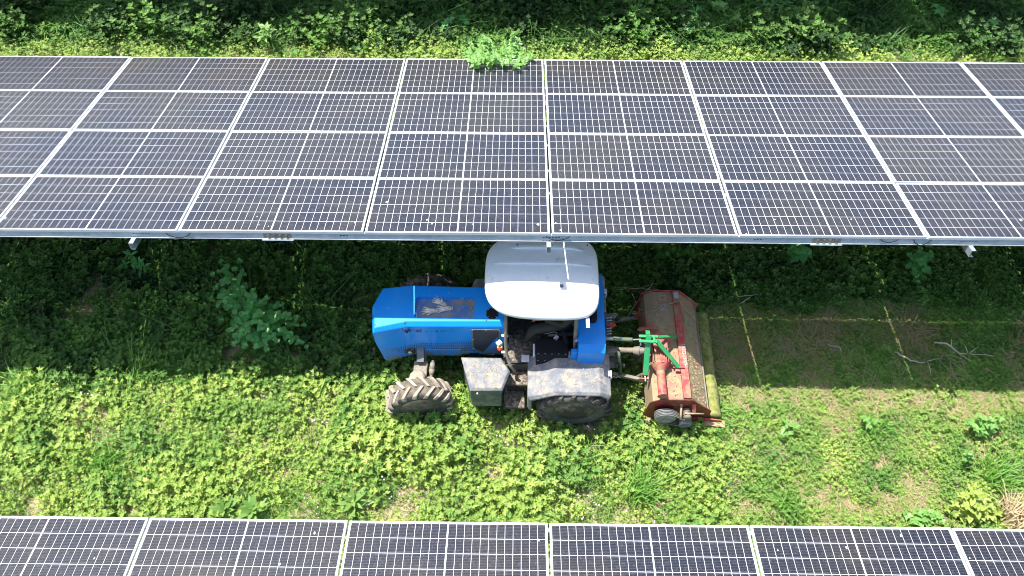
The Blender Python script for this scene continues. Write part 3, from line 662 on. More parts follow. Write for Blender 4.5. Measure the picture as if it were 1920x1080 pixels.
# ---------------------------------------------------------------- driver
D = thing('person', (.8,YC,1.1), 'person in dark olive clothes sitting in the tractor cab under the white roof', 'person')
def skin(name, verts, edges, radii, m, parent, root=0, lv=2):
    o0 = Vector(parent['_o']); me = bpy.data.meshes.new(name); me.from_pydata([Vector(v)-o0 for v in verts],edges,[])
    o = bpy.data.objects.new(name,me); C.objects.link(o); o.parent = parent; o.modifiers.new('s','SKIN').use_smooth_shade = True
    for i, r_ in enumerate(radii): me.skin_vertices[0].data[i].radius = (r_,r_) if not isinstance(r_,tuple) else r_
    for d__ in me.skin_vertices[0].data: d__.use_root = False
    me.skin_vertices[0].data[root].use_root = True
    u = o.modifiers.new('u','SUBSURF'); u.levels = lv; u.render_levels = lv; me.materials.append(M[m]); return o
V = []; E_ = []; Rr = []
def jv(p_, r_, par=None):
    V.append(Vector(p_)); Rr.append(r_)
    if par is not None: E_.append((par,len(V)-1))
    return len(V)-1
pel = jv((.84,YC,1.2),.15); sp1 = jv((.86,YC,1.38),.135,pel); ch_ = jv((.84,YC,1.55),.15,sp1); nk = jv((.80,YC,1.70),.055,ch_)
for s_ in (-1,1):
    hp = jv((.78,YC+s_*.11,1.17),.10,pel); th = jv((.55,YC+s_*.17,1.21),.088,hp); kn = jv((.27,YC+s_*.23,1.2),.07,th); sh = jv((.22,YC+s_*.24,1.05),.06,kn); an = jv((.2,YC+s_*.25,.93),.045,sh); ft = jv((.06,YC+s_*.25,.895),.035,an)
    so1 = jv((.83,YC+s_*.17,1.58),.065,ch_); el = jv((.68,YC+s_*.25,1.36),.048,so1); wr = jv((.42,YC+s_*.17,1.38),.032,el)
skin('body',V,E_,Rr,'cloth',D)
m_ = MB()
bm_ = bmesh.new(); bmesh.ops.create_uvsphere(bm_,u_segments=24,v_segments=16,radius=1)
hv_ = []
for v in bm_.verts:
    x,y,z = v.co; fx = -x
    px_ = x*.1; py_ = y*.078; pz_ = z*.118
    if z < 0: py_ *= 1+.25*z; px_ *= 1+.12*z
    if fx > .85 and abs(y) < .25 and -.35 < z < .15: px_ -= .02
    hv_.append(Vector((.76+px_,YC+py_,1.83+pz_)))
m_.add(hv_, [[v.index for v in f_.verts] for f_ in bm_.faces]); bm_.free()
for s_ in (-1,1): m_.lathe([(.002,-.02),(.02,-.012),(.022,.0),(.012,.008)],(.77,YC+s_*.078,1.82),(0,s_,0),10)
hd = m_.build('head','skin',D,True)
m_ = MB()
for s_ in (-1,1): m_.lathe([(.001,0),(.009,.002),(.001,.008)],(.668,YC+s_*.03,1.85),(-1,0,0),8)
m_.build('eye','black',hd); MB().box((.666,YC,1.765),(.01,.04,.008)).build('mouth','redplate',hd)
m_ = MB(); m_.lathe([(.112,0),(.114,.03),(.1,.07),(.06,.1),(.001,.11)],(.775,YC,1.865),(.12,0,1),20); m_.build('hair','hair',hd,True)
for s_ in (-1,1):
    hx0 = Vector((.40,YC+s_*.165,1.385)); vs_ = [hx0, hx0+Vector((-.05,0,.008)), hx0+Vector((-.085,0,.012))]; es_ = [(0,1),(1,2)]; rs_ = [.024,(.036,.016),(.034,.014)]
    for k in range(4):
        b_ = hx0+Vector((-.1,(k-1.5)*.021,.014)); ln = (.03,.036,.034,.026)[k]; i0 = len(vs_)
        vs_ += [b_, b_+Vector((-ln,0,.002)), b_+Vector((-ln-.012,0,-.02)), b_+Vector((-ln+.004,0,-.036))]; rs_ += [.0095,.009,.0085,.008]; es_ += [(2,i0),(i0,i0+1),(i0+1,i0+2),(i0+2,i0+3)]
    i0 = len(vs_); b_ = hx0+Vector((-.035,-s_*.035,0)); vs_ += [b_, b_+Vector((-.03,-s_*.015,-.01)), b_+Vector((-.055,-s_*.01,-.02))]; rs_ += [.012,.01,.009]; es_ += [(1,i0),(i0,i0+1),(i0+1,i0+2)]
    skin('hand',vs_,es_,rs_,'skin',D,0,1)

# ---------------------------------------------------------------- flail mower
MY0, MY1 = 4.10, 5.84
MW = thing('flail_mower', (2.35,5,0), 'mud caked red flail mower with green hitch frame behind the tractor', 'mower')
prof = [(1.90,.36),(1.93,.78),(2.04,.86),(2.33,.87),(2.44,.86),(2.74,.50),(2.76,.36)]
m_ = MB(); m_.loft([[Vector((x,y,z)) for x,z in prof] for y in (MY0+.01,MY1-.01)]); body = m_.build('deck','redd',MW,bevel=.008)
for y in (MY0,MY1):
    pr2 = [(1.86,.34),(1.89,.79),(2.03,.885),(2.45,.885),(2.80,.50),(2.80,.30),(2.7,.24),(1.95,.24)]
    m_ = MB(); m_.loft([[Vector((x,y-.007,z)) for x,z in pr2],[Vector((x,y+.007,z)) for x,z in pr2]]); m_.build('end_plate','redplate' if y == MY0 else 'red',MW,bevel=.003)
# cross bar with stencilled letters
m_ = MB(); m_.box((2.385,(MY0+MY1)/2,.89),(.105,MY1-MY0-.03,.055)); cb = m_.build('cross_bar','red',MW,bevel=.006)
for s_, px, py, sz in (('IASG-1H7H',1275,645,.085),):
    q = at(px,py,.92); text(s_,(q.x+.02,q.y,.9185),.075,'palep',cb,(0,-1,0),(1,0,0),name='lettering')
text('口',(2.13,5.68,.8755),.12,'palep',body,(1,0,0),(0,1,0)); text('紧',(2.12,5.50,.8755),.14,'palep',body,(1,0,0),(0,1,0)); MB().box((2.385,5.74,.9185),(.07,.1,.002)).build('sticker','palep',cb)
# bolts on the rear slope
m_ = MB()
sl_n = Vector((.36,0,.30)).normalized()
for k in range(12):
    y = MY0+.1+k*.143
    for dx in (.08,.15): m_.lathe([(.011,0),(.011,.008),(.005,.01)],(2.44+dx,y,.86-dx*1.2+.003),sl_n,6)
m_.build('bolt','branch',body)
m_ = MB(); m_.loft([[(2.745,y,.50),(2.765,y,.50),(2.775,y,.22),(2.755,y,.22)] for y in (MY0+.02,MY1-.02)]); m_.build('rear_flap','gsteel',MW)
# caked clippings on the deck
for (x0,x1,zf,nm) in ((1.96,2.32,lambda x: .78+(x-1.93)*.72 if x < 2.04 else .866+.0*(x),'mud_layer'),(2.47,2.74,lambda x: .862-(x-2.44)*1.2,'mud_layer')):
    m_ = MB(); nx_, ny_ = 14, 60; vs_ = []; keep = {}
    for j in range(ny_+1):
        for i in range(nx_+1):
            x = x0+(x1-x0)*i/nx_; y = MY0+.04+(MY1-MY0-.3 if x0 < 2 else MY1-MY0-.16)*j/ny_
            f_ = noise.fractal(Vector((x*4.5,y*3.0,3)),1,2,4); vs_.append(((x,y,zf(x)+.012*max(-1,min(1,f_*2.6+ (.0 if x0>2.4 else -.25)))+.003*noise.noise(Vector((x*60,y*60,0)))),))
    vs_ = [v[0] for v in vs_]
    m_.add(vs_, [(j*(nx_+1)+i,j*(nx_+1)+i+1,(j+1)*(nx_+1)+i+1,(j+1)*(nx_+1)+i) for j in range(ny_) for i in range(nx_)])
    M['cake'] = M.get('cake') or mat('caked_clippings',(.38,.3,.18),.95,col2=(.22,.18,.08),nscale=12,dirt=(.33,.27,.17),dscale=18,damt=.5,bump=1,bscale=80)
    tag(m_.build(nm,'cake',body,True), kind='stuff')
# rear roller packed with clippings
m_ = MB(); 
for_r = []
for j in range(60):
    y = MY0+.02+(MY1-MY0-.05)*j/59; rg = []
    for k in range(20):
        a = 2*math.pi*k/20; r_ = .12+.012*noise.noise(Vector((math.cos(a)*2,math.sin(a)*2,y*6))); rg.append((2.89+r_*math.cos(a),y,.2+r_*math.sin(a)))
    for_r.append(rg)
m_.loft(for_r); m_.build('rear_roller','clip',MW,True)
m_ = MB(); m_.loft([[(2.55,MY0-.03,.30),(2.8,MY0-.03,.27),(3.0,MY0-.04,.24),(3.0,MY0-.04,.2),(2.8,MY0-.03,.16),(2.55,MY0-.03,.2)],[(2.55,MY0-.015,.30),(2.8,MY0-.015,.27),(3.0,MY0-.025,.24),(3.0,MY0-.025,.2),(2.8,MY0-.015,.16),(2.55,MY0-.015,.2)]]); m_.build('roller_arm','red',MW)
m_ = MB(); m_.box((2.9,MY0-.06,.19),(.3,.1,.02),Euler((0,.0,-.12)).to_matrix()); m_.build('skid_plate','branch',MW)
# gearbox, drive tube
gq = at(1236,665,.98); gx, gy_ = gq.x, gq.y
m_ = MB(); m_.box((gx,gy_,.97),(.16,.3,.2)); gb = m_.build('gearbox','red',MW,bevel=.02)
m_ = MB()
for k in range(9): m_.box((gx-.105+.026*k,gy_+.02-.03*abs(k-4)/4,1.0),(.008,.3,.17))
m_.build('cooling_fin','red',gb,bevel=.002)
m_ = MB(); m_.box((gx+.01,gy_+.12,1.07),(.2,.14,.04)); m_.build('gearbox_cover','red',gb,bevel=.01)
for dx,dy in ((-.07,.08),(.08,.17),(.02,-.16)): MB().lathe([(.01,0),(.01,.008)],(gx+dx,gy_+dy,1.09),(0,0,1),6).build('bolt','chrome',gb)
m_ = MB(); m_.lathe([(.13,0),(.13,-.03),(.07,-.11),(.06,-.12),(.06,-(gy_-.15-MY0)),(.075,-(gy_-.15-MY0)-.005)],(gx,gy_-.13,.96),(0,1,0),24); m_.build('drive_tube','red',MW,35)
# green A-frame
AF = [at(1215,628,1.3), at(1209,703,.95)]
m_ = MB(); m_.bar(at(1216,628,1.32),at(1210,703,.90),.075,.03); m_.bar(at(1215,628,1.31),at(1214,621,1.27),.06,.03); af = m_.build('hitch_frame','green',MW,bevel=.004)
m_ = MB(); m_.bar(at(1198,630,1.3),at(1234,631,1.3),.04,.018); m_.bar(at(1198,639,1.3),at(1232,641,1.3),.04,.018); m_.bar(at(1226,629,1.31),at(1227,642,1.31),.03,.02); m_.build('hitch_plate','green',af,bevel=.003)
m_ = MB(); m_.bar(at(1230,638,1.28),at(1272,688,.94),.065,.025); m_.build('brace','green',af,bevel=.004)
m_ = MB(); m_.bar(at(1232,632,1.28),at(1268,630,1.0),.04,.025); m_.bar(at(1268,630,1.0),at(1268,636,.9),.03,.02); m_.build('brace','green',af,bevel=.004)
m_ = MB(); m_.tube([at(1201,641,1.24),at(1201,647,1.2)],[.007,.014],8); m_.lathe([(.012,-.02),(.012,.02)],at(1210,643,1.27),(1,0,0),8); m_.build('hitch_pin','chrome',af)
m_ = MB(); m_.bar(at(1262,688,.93),at(1284,689,.93),.03,.03); m_.bar(at(1266,694,.92),at(1276,695,.92),.03,.02); m_.build('lug','red',MW,bevel=.004)
m_ = MB(); m_.bar(at(1268,630,.925),at(1278,631,.925),.03,.01); m_.build('lug','red',MW)
# red lower hitch ears with pins
def ears(S):
    m_ = MB(); m_.bar(S(at(1200,704,.6)),S(at(1234,707,.6)),.018,.12); m_.bar(S(at(1199,712,.55)),S(at(1234,715,.55)),.018,.12); e_ = m_.build('hitch_ear','red',MW,bevel=.003)
    m_ = MB(); m_.tube([S(at(1194,705,.62)),S(at(1202,702,.64)),S(at(1204,706,.62))],.013,6); m_.lathe([(.013,-.05),(.013,.05)],S(at(1210,709,.62)),(0,1,0),8); m_.lathe([(.012,-.01),(.02,.01)],S(at(1215,709,.65)),(0,0,1),8); m_.build('pin','chrome',e_)
    m_ = MB(); m_.box(S((2.06,4.38,.66)),(.25,.34,.02)) ; 
both(ears)
m_ = MB(); m_.bar(at(1197,617,1.0),at(1233,618,.9),.02,.07); m_.build('hitch_ear','red',MW)
# top link
TL = [at(1146,635,1.2),at(1190,636,1.28)]
m_ = MB(); m_.tube([at(1150,635,1.2),at(1186,637,1.25)],.03,12); tl = m_.build('top_link','dgreen',T,40)
m_ = MB(); m_.tube([at(1186,637,1.25),at(1202,636,1.29)],.012,8); m_.tube([at(1134,634,1.17),at(1151,635,1.2)],.028,8); m_.build('threaded_rod','chrome',tl,40)
MB().tube([at(1147,632,1.25),at(1160,633,1.27),at(1168,634.5,1.25)],.006,6).build('handle','chrome',tl)
# PTO shaft
m_ = MB(); m_.tube([at(1131,658,.85),at(1152,658,.86)],.075,12); m_.tube([at(1152,656,.86),at(1190,657,.88)],.04,12); pto = m_.build('drive_shaft','gsteel',T,40)
m_ = MB(); m_.tube([at(1188,657,.88),at(1200,658,.9)],[.055,.075],12); m_.bar(at(1197,653,.93),at(1209,655,.93),.03,.03); m_.bar(at(1197,663,.91),at(1209,661,.91),.03,.03); m_.tube([at(1200,658,.92),at(1222,658,.96)],.045,10); m_.build('universal_joint','gsteel',pto,40)
m_ = MB(); m_.lathe([(.11,-.04),(.12,0),(.11,.04)],at(1147,676,.6),(.2,0,1),16); m_.build('drawbar','gsteel',T,True)
# pulleys, belts, tensioner at the near end
by = MY0-.105; PC, QC = Vector((2.13,by,.55)), Vector((2.44,by,.36))
m_ = MB()
for k in range(5):
    y = by+.045-.022*k; m_.lathe([(.125,y-by+.01),(.14,y-by+.006),(.14,y-by-.006),(.125,y-by-.01)],PC,(0,1,0),36)
m_.lathe([(.13,.06),(.13,-.055),(.112,-.06),(.108,-.02),(.04,-.02),(.04,-.07)],PC,(0,1,0),36); m_.build('large_pulley','pulley',MW,30)
m_ = MB(); m_.lathe([(.085,.06),(.085,-.06),(.07,-.065),(.065,-.03),(.001,-.03)],QC,(0,1,0),28); m_.build('small_pulley','pulley',MW,30)
R1, R2 = .146, .09; dv = QC-PC; dist = dv.length; base_a = math.atan2(dv.z,dv.x); al = math.acos((R1-R2)/dist)
for k in range(5):
    y = by+.045-.022*k; path = []
    for i in range(25): a = base_a+al+(2*math.pi-2*al)*i/24; path.append(Vector((PC.x+R1*math.cos(a),y,PC.z+R1*math.sin(a))))
    for i in range(13): a = base_a-al+2*al*i/12; path.append(Vector((QC.x+R2*math.cos(a),y,QC.z+R2*math.sin(a))))
    path.append(path[0]); m_ = MB(); m_.tube(path,.0085,6,False); m_.build('drive_belt','belt',MW,True)
m_ = MB()
for k in range(3): m_.lathe([(.05,.035-.04*k),(.06,.02-.04*k),(.05,.005-.04*k)],(2.42,by+.02,.62),(0,1,0),20)
m_.lathe([(.045,.06),(.045,-.08)],(2.42,by+.02,.62),(0,1,0),20); tn = m_.build('tensioner','gsteel',MW,40)
m_ = MB(); m_.tube([(2.33,by+.09,.72),(2.33,by-.07,.6)],.016,8); m_.tube([(2.38,by-.01,.68),(2.66,by+.02,.6)],.012,8); m_.lathe([(.02,0),(.03,.02)],(2.33,by+.09,.72),(0,1,.3),8); m_.build('tension_bolt','branch',tn,True)
m_ = MB(); m_.bar((2.5,MY0-.01,.76),(2.52,MY0-.09,.6),.02,.05,(1,0,0)); m_.build('tension_bracket','red',tn)

# chaff and torn leaves lying on the machines
def chaff(par, xr, yr, zf, n_):
    m_ = MB()
    for i in range(n_):
        x, y = R.uniform(*xr), R.uniform(*yr); z = zf(x,y)+.006; a = R.uniform(0,3.14); ln = R.uniform(.01,.035); wd = R.uniform(.002,.006)
        d_ = Vector((math.cos(a),math.sin(a),0))*ln; q = Vector((-math.sin(a),math.cos(a),0))*wd; c_ = Vector((x,y,z))
        m_.add([c_-d_,c_+q,c_+d_+Vector((0,0,.004)),c_-q],[(0,3,2,1)])
    tag(m_.build('chaff','straw',par), kind='stuff')
chaff(body,(2.06,2.42),(MY0+.05,MY1-.05),lambda x,y: .885,160)
chaff(body,(2.46,2.72),(MY0+.05,MY1-.05),lambda x,y: .862-(x-2.44)*1.2+.012,120)
for o_ in [o for o in T.children if o.name.split('.')[0] == 'fender'][:1]: chaff(o_,(.62,1.15),(4.18,4.7),lambda x,y: 1.05,70)
for o_ in [o for o in T.children if o.name.split('.')[0] == 'side_tank'][:1]: chaff(o_,(-.6,-.2),(4.25,4.6),lambda x,y: .952,60)
chaff(hood,(-1.8,-.2),(5.03,5.5),lambda x,y: HZ,26)

# ---------------------------------------------------------------- plants: leaf-by-leaf individuals
def leaf_mesh(name, kind, m):
    v = []; f = []
    if kind == 'round': prof = [(0,.0),(.12,.26),(.35,.42),(.6,.40),(.82,.22),(1,0)]
    elif kind == 'lance': prof = [(0,.0),(.15,.07),(.4,.115),(.65,.095),(.85,.045),(1,0)]
    elif kind == 'tri': prof = [(0,.04),(-.08,.38),(.25,.34),(.6,.2),(.85,.08),(1,0)]
    else: prof = [(0,.02),(.0,.34),(.22,.25),(.4,.48),(.55,.24),(1,0)]     # lobed
    n_ = len(prof)
    for i,(x,w_) in enumerate(prof):
        z = -.16*max(x,0)**2; cup = .16*w_
        v += [(x,0,z),(x,w_,z+cup),(x,-w_,z+cup)]
    for i in range(n_-1):
        a = 3*i; b = a+3
        f += [(a,b,b+1,a+1),(a,a+2,b+2,b)]
    me = bpy.data.meshes.new(name); me.from_pydata(v,[],f); me.validate(); me.materials.append(M[m])
    for p_ in me.polygons: p_.use_smooth = True
    return me
LM = {(k,m_): leaf_mesh('leaf',k,m_) for k in ('round','lance','tri','lobed') for m_ in ('big','fresh','yel','lance','ivy')}
def add_leaf(root, p_, az, pitch, roll, size, key, wide=1):
    o = bpy.data.objects.new('leaf', LM[key]); C.objects.link(o); o.parent = root
    o.location = Vector(p_)-Vector(root['_o']); o.rotation_euler = (roll, -pitch, az); o.scale = (size,size*wide,size); return o
def stemmed(name, base, label, cat, stems, key, size, spacing=.07, start=.35, wide=1, whorl=2, stemr=.007, pitch=.15, group=None):
    """stems: list of tip positions; leaves climb each stem in pairs with a rosette at the tip"""
    root = thing(name, base, label, cat, group); base = Vector(base)
    for tip in stems:
        tip = Vector(tip); mid = (base+tip)/2+Vector((0,0,(tip-base).length*.12))
        pts = [base*(1-t)**2+mid*2*t*(1-t)+tip*t*t for t in [i/8 for i in range(9)]]
        MB().tube(pts,[stemr*(1-.6*i/8) for i in range(9)],5).build('stem','stem',root,True)
        ln = sum((pts[i+1]-pts[i]).length for i in range(8)); k = max(1,int(ln*(1-start)/spacing)); a = R.uniform(0,6)
        for i in range(k+1):
            t = start+(1-start)*i/max(1,k); j = min(7,int(t*8)); q = pts[j].lerp(pts[j+1],t*8-j); sc = size*(R.uniform(.75,1.1))*(1-.35*(i/max(1,k))**3)
            for w_ in range(whorl if i < k else whorl+2):
                az = a+2*math.pi*w_/(whorl if i < k else whorl+2)+R.gauss(0,.25)
                add_leaf(root,q,az,pitch+R.gauss(0,.22)+(.25 if i == k else 0),R.gauss(0,.25),sc*(1 if i < k else .8),key,wide)
            a += 1.57+R.gauss(0,.3)
    return root
def rosette(name, base, label, cat, n_, ln, key, wide=1, pitch=(.3,1.1), group=None):
    root = thing(name, base, label, cat, group)
    for i in range(n_):
        t = i/n_; add_leaf(root,Vector(base)+Vector((0,0,.04+.1*t)),i*2.4+R.gauss(0,.15),pitch[0]+(pitch[1]-pitch[0])*t,R.gauss(0,.15),ln*(1-.35*t)*R.uniform(.85,1.1),key,wide)
    return root
def G(px, py, z=0): return at(px,py,z)
# round-leaved shrub in the shade left of the tractor
b = G(470,600)
tips = [G(px,py,z) for px,py,z in ((415,490,.7),(440,505,.85),(405,540,.7),(455,540,.95),(430,575,.8),(470,570,1.0),(500,560,.9),(490,590,1.0),(520,600,.85),(555,595,.75),(545,625,.7),(505,620,.9),(430,620,.7),(460,625,.8),(440,645,.6),(480,650,.6),(560,640,.55),(410,510,.6),(575,650,.4),(450,490,.6),(425,500,.8),(395,560,.6),(418,555,.8),(440,540,.9),(460,590,.9),(475,545,.95),(535,590,.85),(520,640,.6),(500,655,.5),(445,600,.8),(570,610,.6),(415,600,.5),(460,650,.5),(400,515,.5),(530,570,.7),(485,605,.95))]
stemmed('leafy_shrub', b, 'large round leaved green shrub standing in the array shade left of the tractor', 'shrub', tips, ('round','big'), .112, .15, .55, 1, 3)
b = G(252,505); stemmed('leafy_weed', b, 'dark long leaved plant in shade just below the left rafter end', 'plant', [G(245,478,.3),G(262,492,.3),G(235,495,.25),G(270,500,.25)], ('lance','big'), .26, .1, .6, 1.6, 2)
b = G(1725,500); stemmed('leafy_shrub', b, 'bushy shrub in shade below the beam left of the right rafter end', 'shrub', [G(px,py,z) for px,py,z in ((1725,465,.7),(1745,475,.7),(1705,480,.6),(1725,490,.8),(1715,515,.5),(1740,510,.6),(1700,500,.5),(1720,530,.3))], ('round','big'), .12, .12, .4, .9, 3)
b = G(1495,480); stemmed('leafy_weed', b, 'shaded broad leaved plant right under the beam beyond the mower', 'plant', [G(1485,468,.4),G(1505,470,.45),G(1515,478,.4),G(1490,485,.3)], ('round','big'), .17, .12, .5, 1, 3)
b = G(1060+180,470); stemmed('leafy_weed', b, 'shaded plant under the beam above the red mower', 'plant', [G(1235,462,.4),G(1260,470,.4),G(1250,480,.35),G(1300,478,.4)], ('lobed','ivy'), .17, .12, .4, 1, 3)
b = G(890,520); rosette('leafy_weed', b, 'dark radiating long leaved weed in deep shade beside the tractor roof', 'plant', 12, .35, ('lance','ivy'), 1.2, (.2,.8))
b = G(105,640); 
# bushes leaning over the far edge of array 1
def Gy(px, py, y):
    d = CF*FPX+CR*(px-960)-CU*(py-540); t = y/d.y; return Vector((d.x*t, y, CZ+d.z*t))
b = Vector((Gy(905,100,10.25).x,10.25,0))
stemmed('overhanging_bush', b, 'bright green lobed leaf bush spilling over the top panel edge, left of its pair', 'bush', [Gy(px,py,y) for px,py,y in ((882,82,10.1),(900,78,10.2),(920,84,10.1),(890,95,10.0),(912,97,9.9),(895,108,9.55),(918,110,9.5),(880,103,9.7),(905,88,9.9),(928,96,9.8),(898,120,9.45),(885,90,10.0),(888,112,9.5),(906,70,10.2),(910,103,9.6),(870,92,9.9),(915,74,10.15),(893,101,9.7),(925,104,9.65))], ('lobed','fresh'), .125, .12, .62, 1, 3)
b = Vector((Gy(960,100,10.25).x,10.25,0))
stemmed('overhanging_bush', b, 'bright green lobed leaf bush spilling over the top panel edge, right of its pair', 'bush', [Gy(px,py,y) for px,py,y in ((945,80,10.2),(960,66,10.3),(962,84,10.1),(980,92,10.1),(940,96,10.0),(958,100,9.95),(975,106,9.9),(990,104,10),(942,112,9.5),(968,118,9.45),(930,106,9.6),(985,112,9.55),(955,108,9.55),(963,62,10.3),(925,90,10.0),(997,98,9.8),(972,76,10.2),(950,92,9.9),(978,99,9.75))], ('lobed','fresh'), .12, .12, .62, 1, 3)
b = Vector((Gy(498,80,12.0).x,12.0,0)); stemmed('tall_weed', b, 'sunlit long leaved weed standing up against the dark top left undergrowth', 'plant', [Gy(498,52,11.9),Gy(492,66,11.8)], ('lance','lance'), .26, .06, .8, 1.35, 5)
for px, lab in ((560,'smaller dim long leaved weed right of the sunlit one at the top'),(608,'shaded feathery weed near the top edge right of two long leaved weeds')):
    b = Vector((Gy(px,75,12.4).x,12.4,0)); stemmed('tall_weed', b, lab, 'plant', [Gy(px,66,12.3),Gy(px-12,70,12.3)], ('lance','lance'), .22, .08, .7, 1.3, 4)
for i,(px,py,y,key,lab) in enumerate((
   (690,12,13.0,('lobed','big'),'shaded large leaved sapling at the top edge left of centre'),
   (860,30,12.8,('lobed','big'),'tall shaded maple leaved sapling at the top edge above the overhanging bushes'),
   (765,8,13.2,('lobed','big'),'small shaded sapling at the top edge between two larger saplings'),
   (1365,15,13.0,('lobed','fresh'),'pale shaded sapling at the top edge right of centre'),
   (1445,20,12.8,('lance','big'),'feathery blue green sapling at the top edge right of the pale one'),
   (1290,45,12.7,('lance','big'),'low shaded long leaved weed at top right of centre'),
   (250,30,12.9,('tri','big'),'shaded ivy leaved bush in the top left undergrowth'),
   (1780,30,13.0,('tri','big'),'ivy leaved bush in the top right undergrowth, left of its pair'),
   (1870,40,12.9,('tri','big'),'ivy leaved bush in the top right corner undergrowth, right of its pair'),
   (1130,20,12.9,('round','ivy'),'round leaved low bush in the top undergrowth'),
   (60,25,13.0,('tri','ivy'),'dark ivy leaved mound in the top left corner'))):
    c_ = Gy(px,py,y); b = Vector((c_.x,y+.15,0)); stemmed('shaded_sapling', b, lab, 'sapling', [c_+Vector((R.gauss(0,.28),R.gauss(0,.25)-.1,R.gauss(0,.16))) for _ in range(9)], key, .17 if key[0] != 'lance' else .2, .13, .35, 1, 3)
# plants along array 2
def base2(px, py, y): q = Gy(px,py,y); return Vector((q.x,y,0))
for px, lab in ((425,'pale star shaped rosette at bottom left above the panel edge, left of its pair'),(478,'pale star shaped rosette at bottom left above the panel edge, right of its pair')):
    rosette('rosette_weed', G(px,962,.05), lab, 'plant', 22, .30, ('lance','lance'), 1.25, (.15,1.2))
rosette('rosette_weed', G(664,945,.05), 'long leaved weed at the panel edge left of a bare soil patch', 'plant', 12, .3, ('lance','lance'), 1.2, (.3,1.2))
b = G(1822,968,.05); root = stemmed('mullein', b, 'big yellow green broad leaved plant at bottom right beside dry grass', 'plant', [G(px,py,z) for px,py,z in ((1790,945,.25),(1805,930,.4),(1825,925,.45),(1845,935,.4),(1860,950,.3),(1810,950,.4),(1835,950,.45),(1790,965,.15),(1815,970,.2),(1850,968,.2),(1870,962,.15),(1825,912,.4),(1775,955,.15))], ('round','yel'), .15, .09, .4, .62, 3)
b = G(1735,975,.05); stemmed('lobed_weed', b, 'darker green lobed leaf plant at bottom right left of the yellow green one', 'plant', [G(px,py,z) for px,py,z in ((1700,965,.1),(1720,960,.15),(1740,962,.2),(1755,968,.15),(1735,975,.15),(1712,978,.1),(1765,978,.1))], ('lobed','fresh'), .17, .12, .5, .9, 2)
b = G(1840,810); stemmed('leafy_weed', b, 'bushy sunlit green weed at right below the mown shadow', 'plant', [G(px,py,z) for px,py,z in ((1815,790,.35),(1835,780,.4),(1855,785,.4),(1875,785,.35),(1860,800,.35),(1830,805,.3),(1845,812,.25))], ('round','fresh'), .12, .09, .3, .75, 3)
b = G(1625,795); stemmed('leafy_weed', b, 'small pale leaved weed in the sunlit strip right of the mower', 'plant', [G(1620,785,.25),G(1640,790,.25),G(1630,800,.25)], ('round','fresh'), .11, .09, .3, .75, 3)
b = G(1480,805); stemmed('leafy_weed', b, 'pointed leaved weed in the sunlit strip just right of the mower', 'plant', [G(1475,795,.25),G(1490,800,.25),G(1465,815,.2)], ('lance','fresh'), .17, .09, .3, 1.6, 3)
b = G(1815,860); stemmed('leafy_weed', b, 'thin upright weed near the right edge above the yellow green plant', 'plant', [G(1815,850,.4),G(1808,862,.3)], ('round','fresh'), .1, .08, .3, .7, 3)
b = G(430,940); 
# grass tussocks
def blades(m_, base, n_, ln, spread, lean=(0,0), wd=.008):
    for i in range(n_):
        a = R.uniform(0,2*math.pi); sp = abs(R.gauss(0,spread)); h_ = ln*R.uniform(.6,1.1); d_ = Vector((math.cos(a),math.sin(a),0))
        b2_ = Vector((R.gauss(0,1),R.gauss(0,1),0)); p0 = Vector(base)+b2_*(.11 if n_ > 40 else .04); d_ = (d_+Vector((R.gauss(0,.5),R.gauss(0,.5),0))); dr = d_*sp+Vector((lean[0],lean[1],0)); s_ = dr.cross(Vector((0,0,1))); s_ = s_.normalized() if s_.length > .01 else Vector((1,0,0))
        pts = [p0, p0+dr*h_*.35+Vector((0,0,h_*.5)), p0+dr*h_*.85+Vector((0,0,h_*.62)), p0+dr*h_*1.3+Vector((0,0,h_*.45))]
        vs_ = []; 
        for k, q in enumerate(pts[:3]): vs_ += [q-s_*wd*(1-.25*k)/1, q+s_*wd*(1-.25*k)]
        vs_.append(pts[3]); m_.add(vs_, [(0,1,3,2),(2,3,5,4),(4,5,6)])
for px,py,n_,ln,lean,mk,lab in ((205,870,170,.42,(0,0),'gras','dark green grass tussock in the sunlit weeds at left'),
    (1195,925,150,.5,(.2,.1),'gras','tall grass tussock in the sunlit weeds below the mower'),
    (990,885,90,.42,(.3,-.3),'gras','loose grass tussock in the sunlit weeds below the tractor step'),
    (1090,855,50,.4,(.1,-.1),'gras','small grass tussock below the rear tractor wheel'),
    (1330,800,110,.34,(.3,-.2),'gras','grass tussock right beside the mower pulley'),
    (1860,900,120,.5,(.3,.1),'gras','loose grass tussock above the yellow green plant at right'),
    (60,735,110,.5,(-.2,.1),'gras','grass tussock at the shadow edge on the far left'),
    (875,745,90,.4,(0,-.2),'gras','grass tussock between the front wheel and the side tank'),
    (1630,805,70,.36,(-.3,.1),'gras','grass tussock in the strip beyond the mower'),
    (270,705,50,.5,(0,.2),'gras','thin grass tussock on the shadow edge left of the tractor'),
    (1895,975,150,.45,(.3,.2),'straw','dry straw coloured grass tussock in the bottom right corner'),
    (1480,960,110,.32,(0,0),'gras','short grass tussock above the bottom panels right of centre'),
    (1000,95,60,.55,(.3,0),'gras','arching grass tussock behind the top panels right of the bushes')):
    b = G(px,py) if py > 200 else Vector((Gy(px,py,11.2).x,11.2,0)); 
    m_ = MB(); blades(m_, b, n_, ln, .45, lean); o = m_.build('grass_tussock', mk, None, origin=b); tag(o, lab, 'grass')
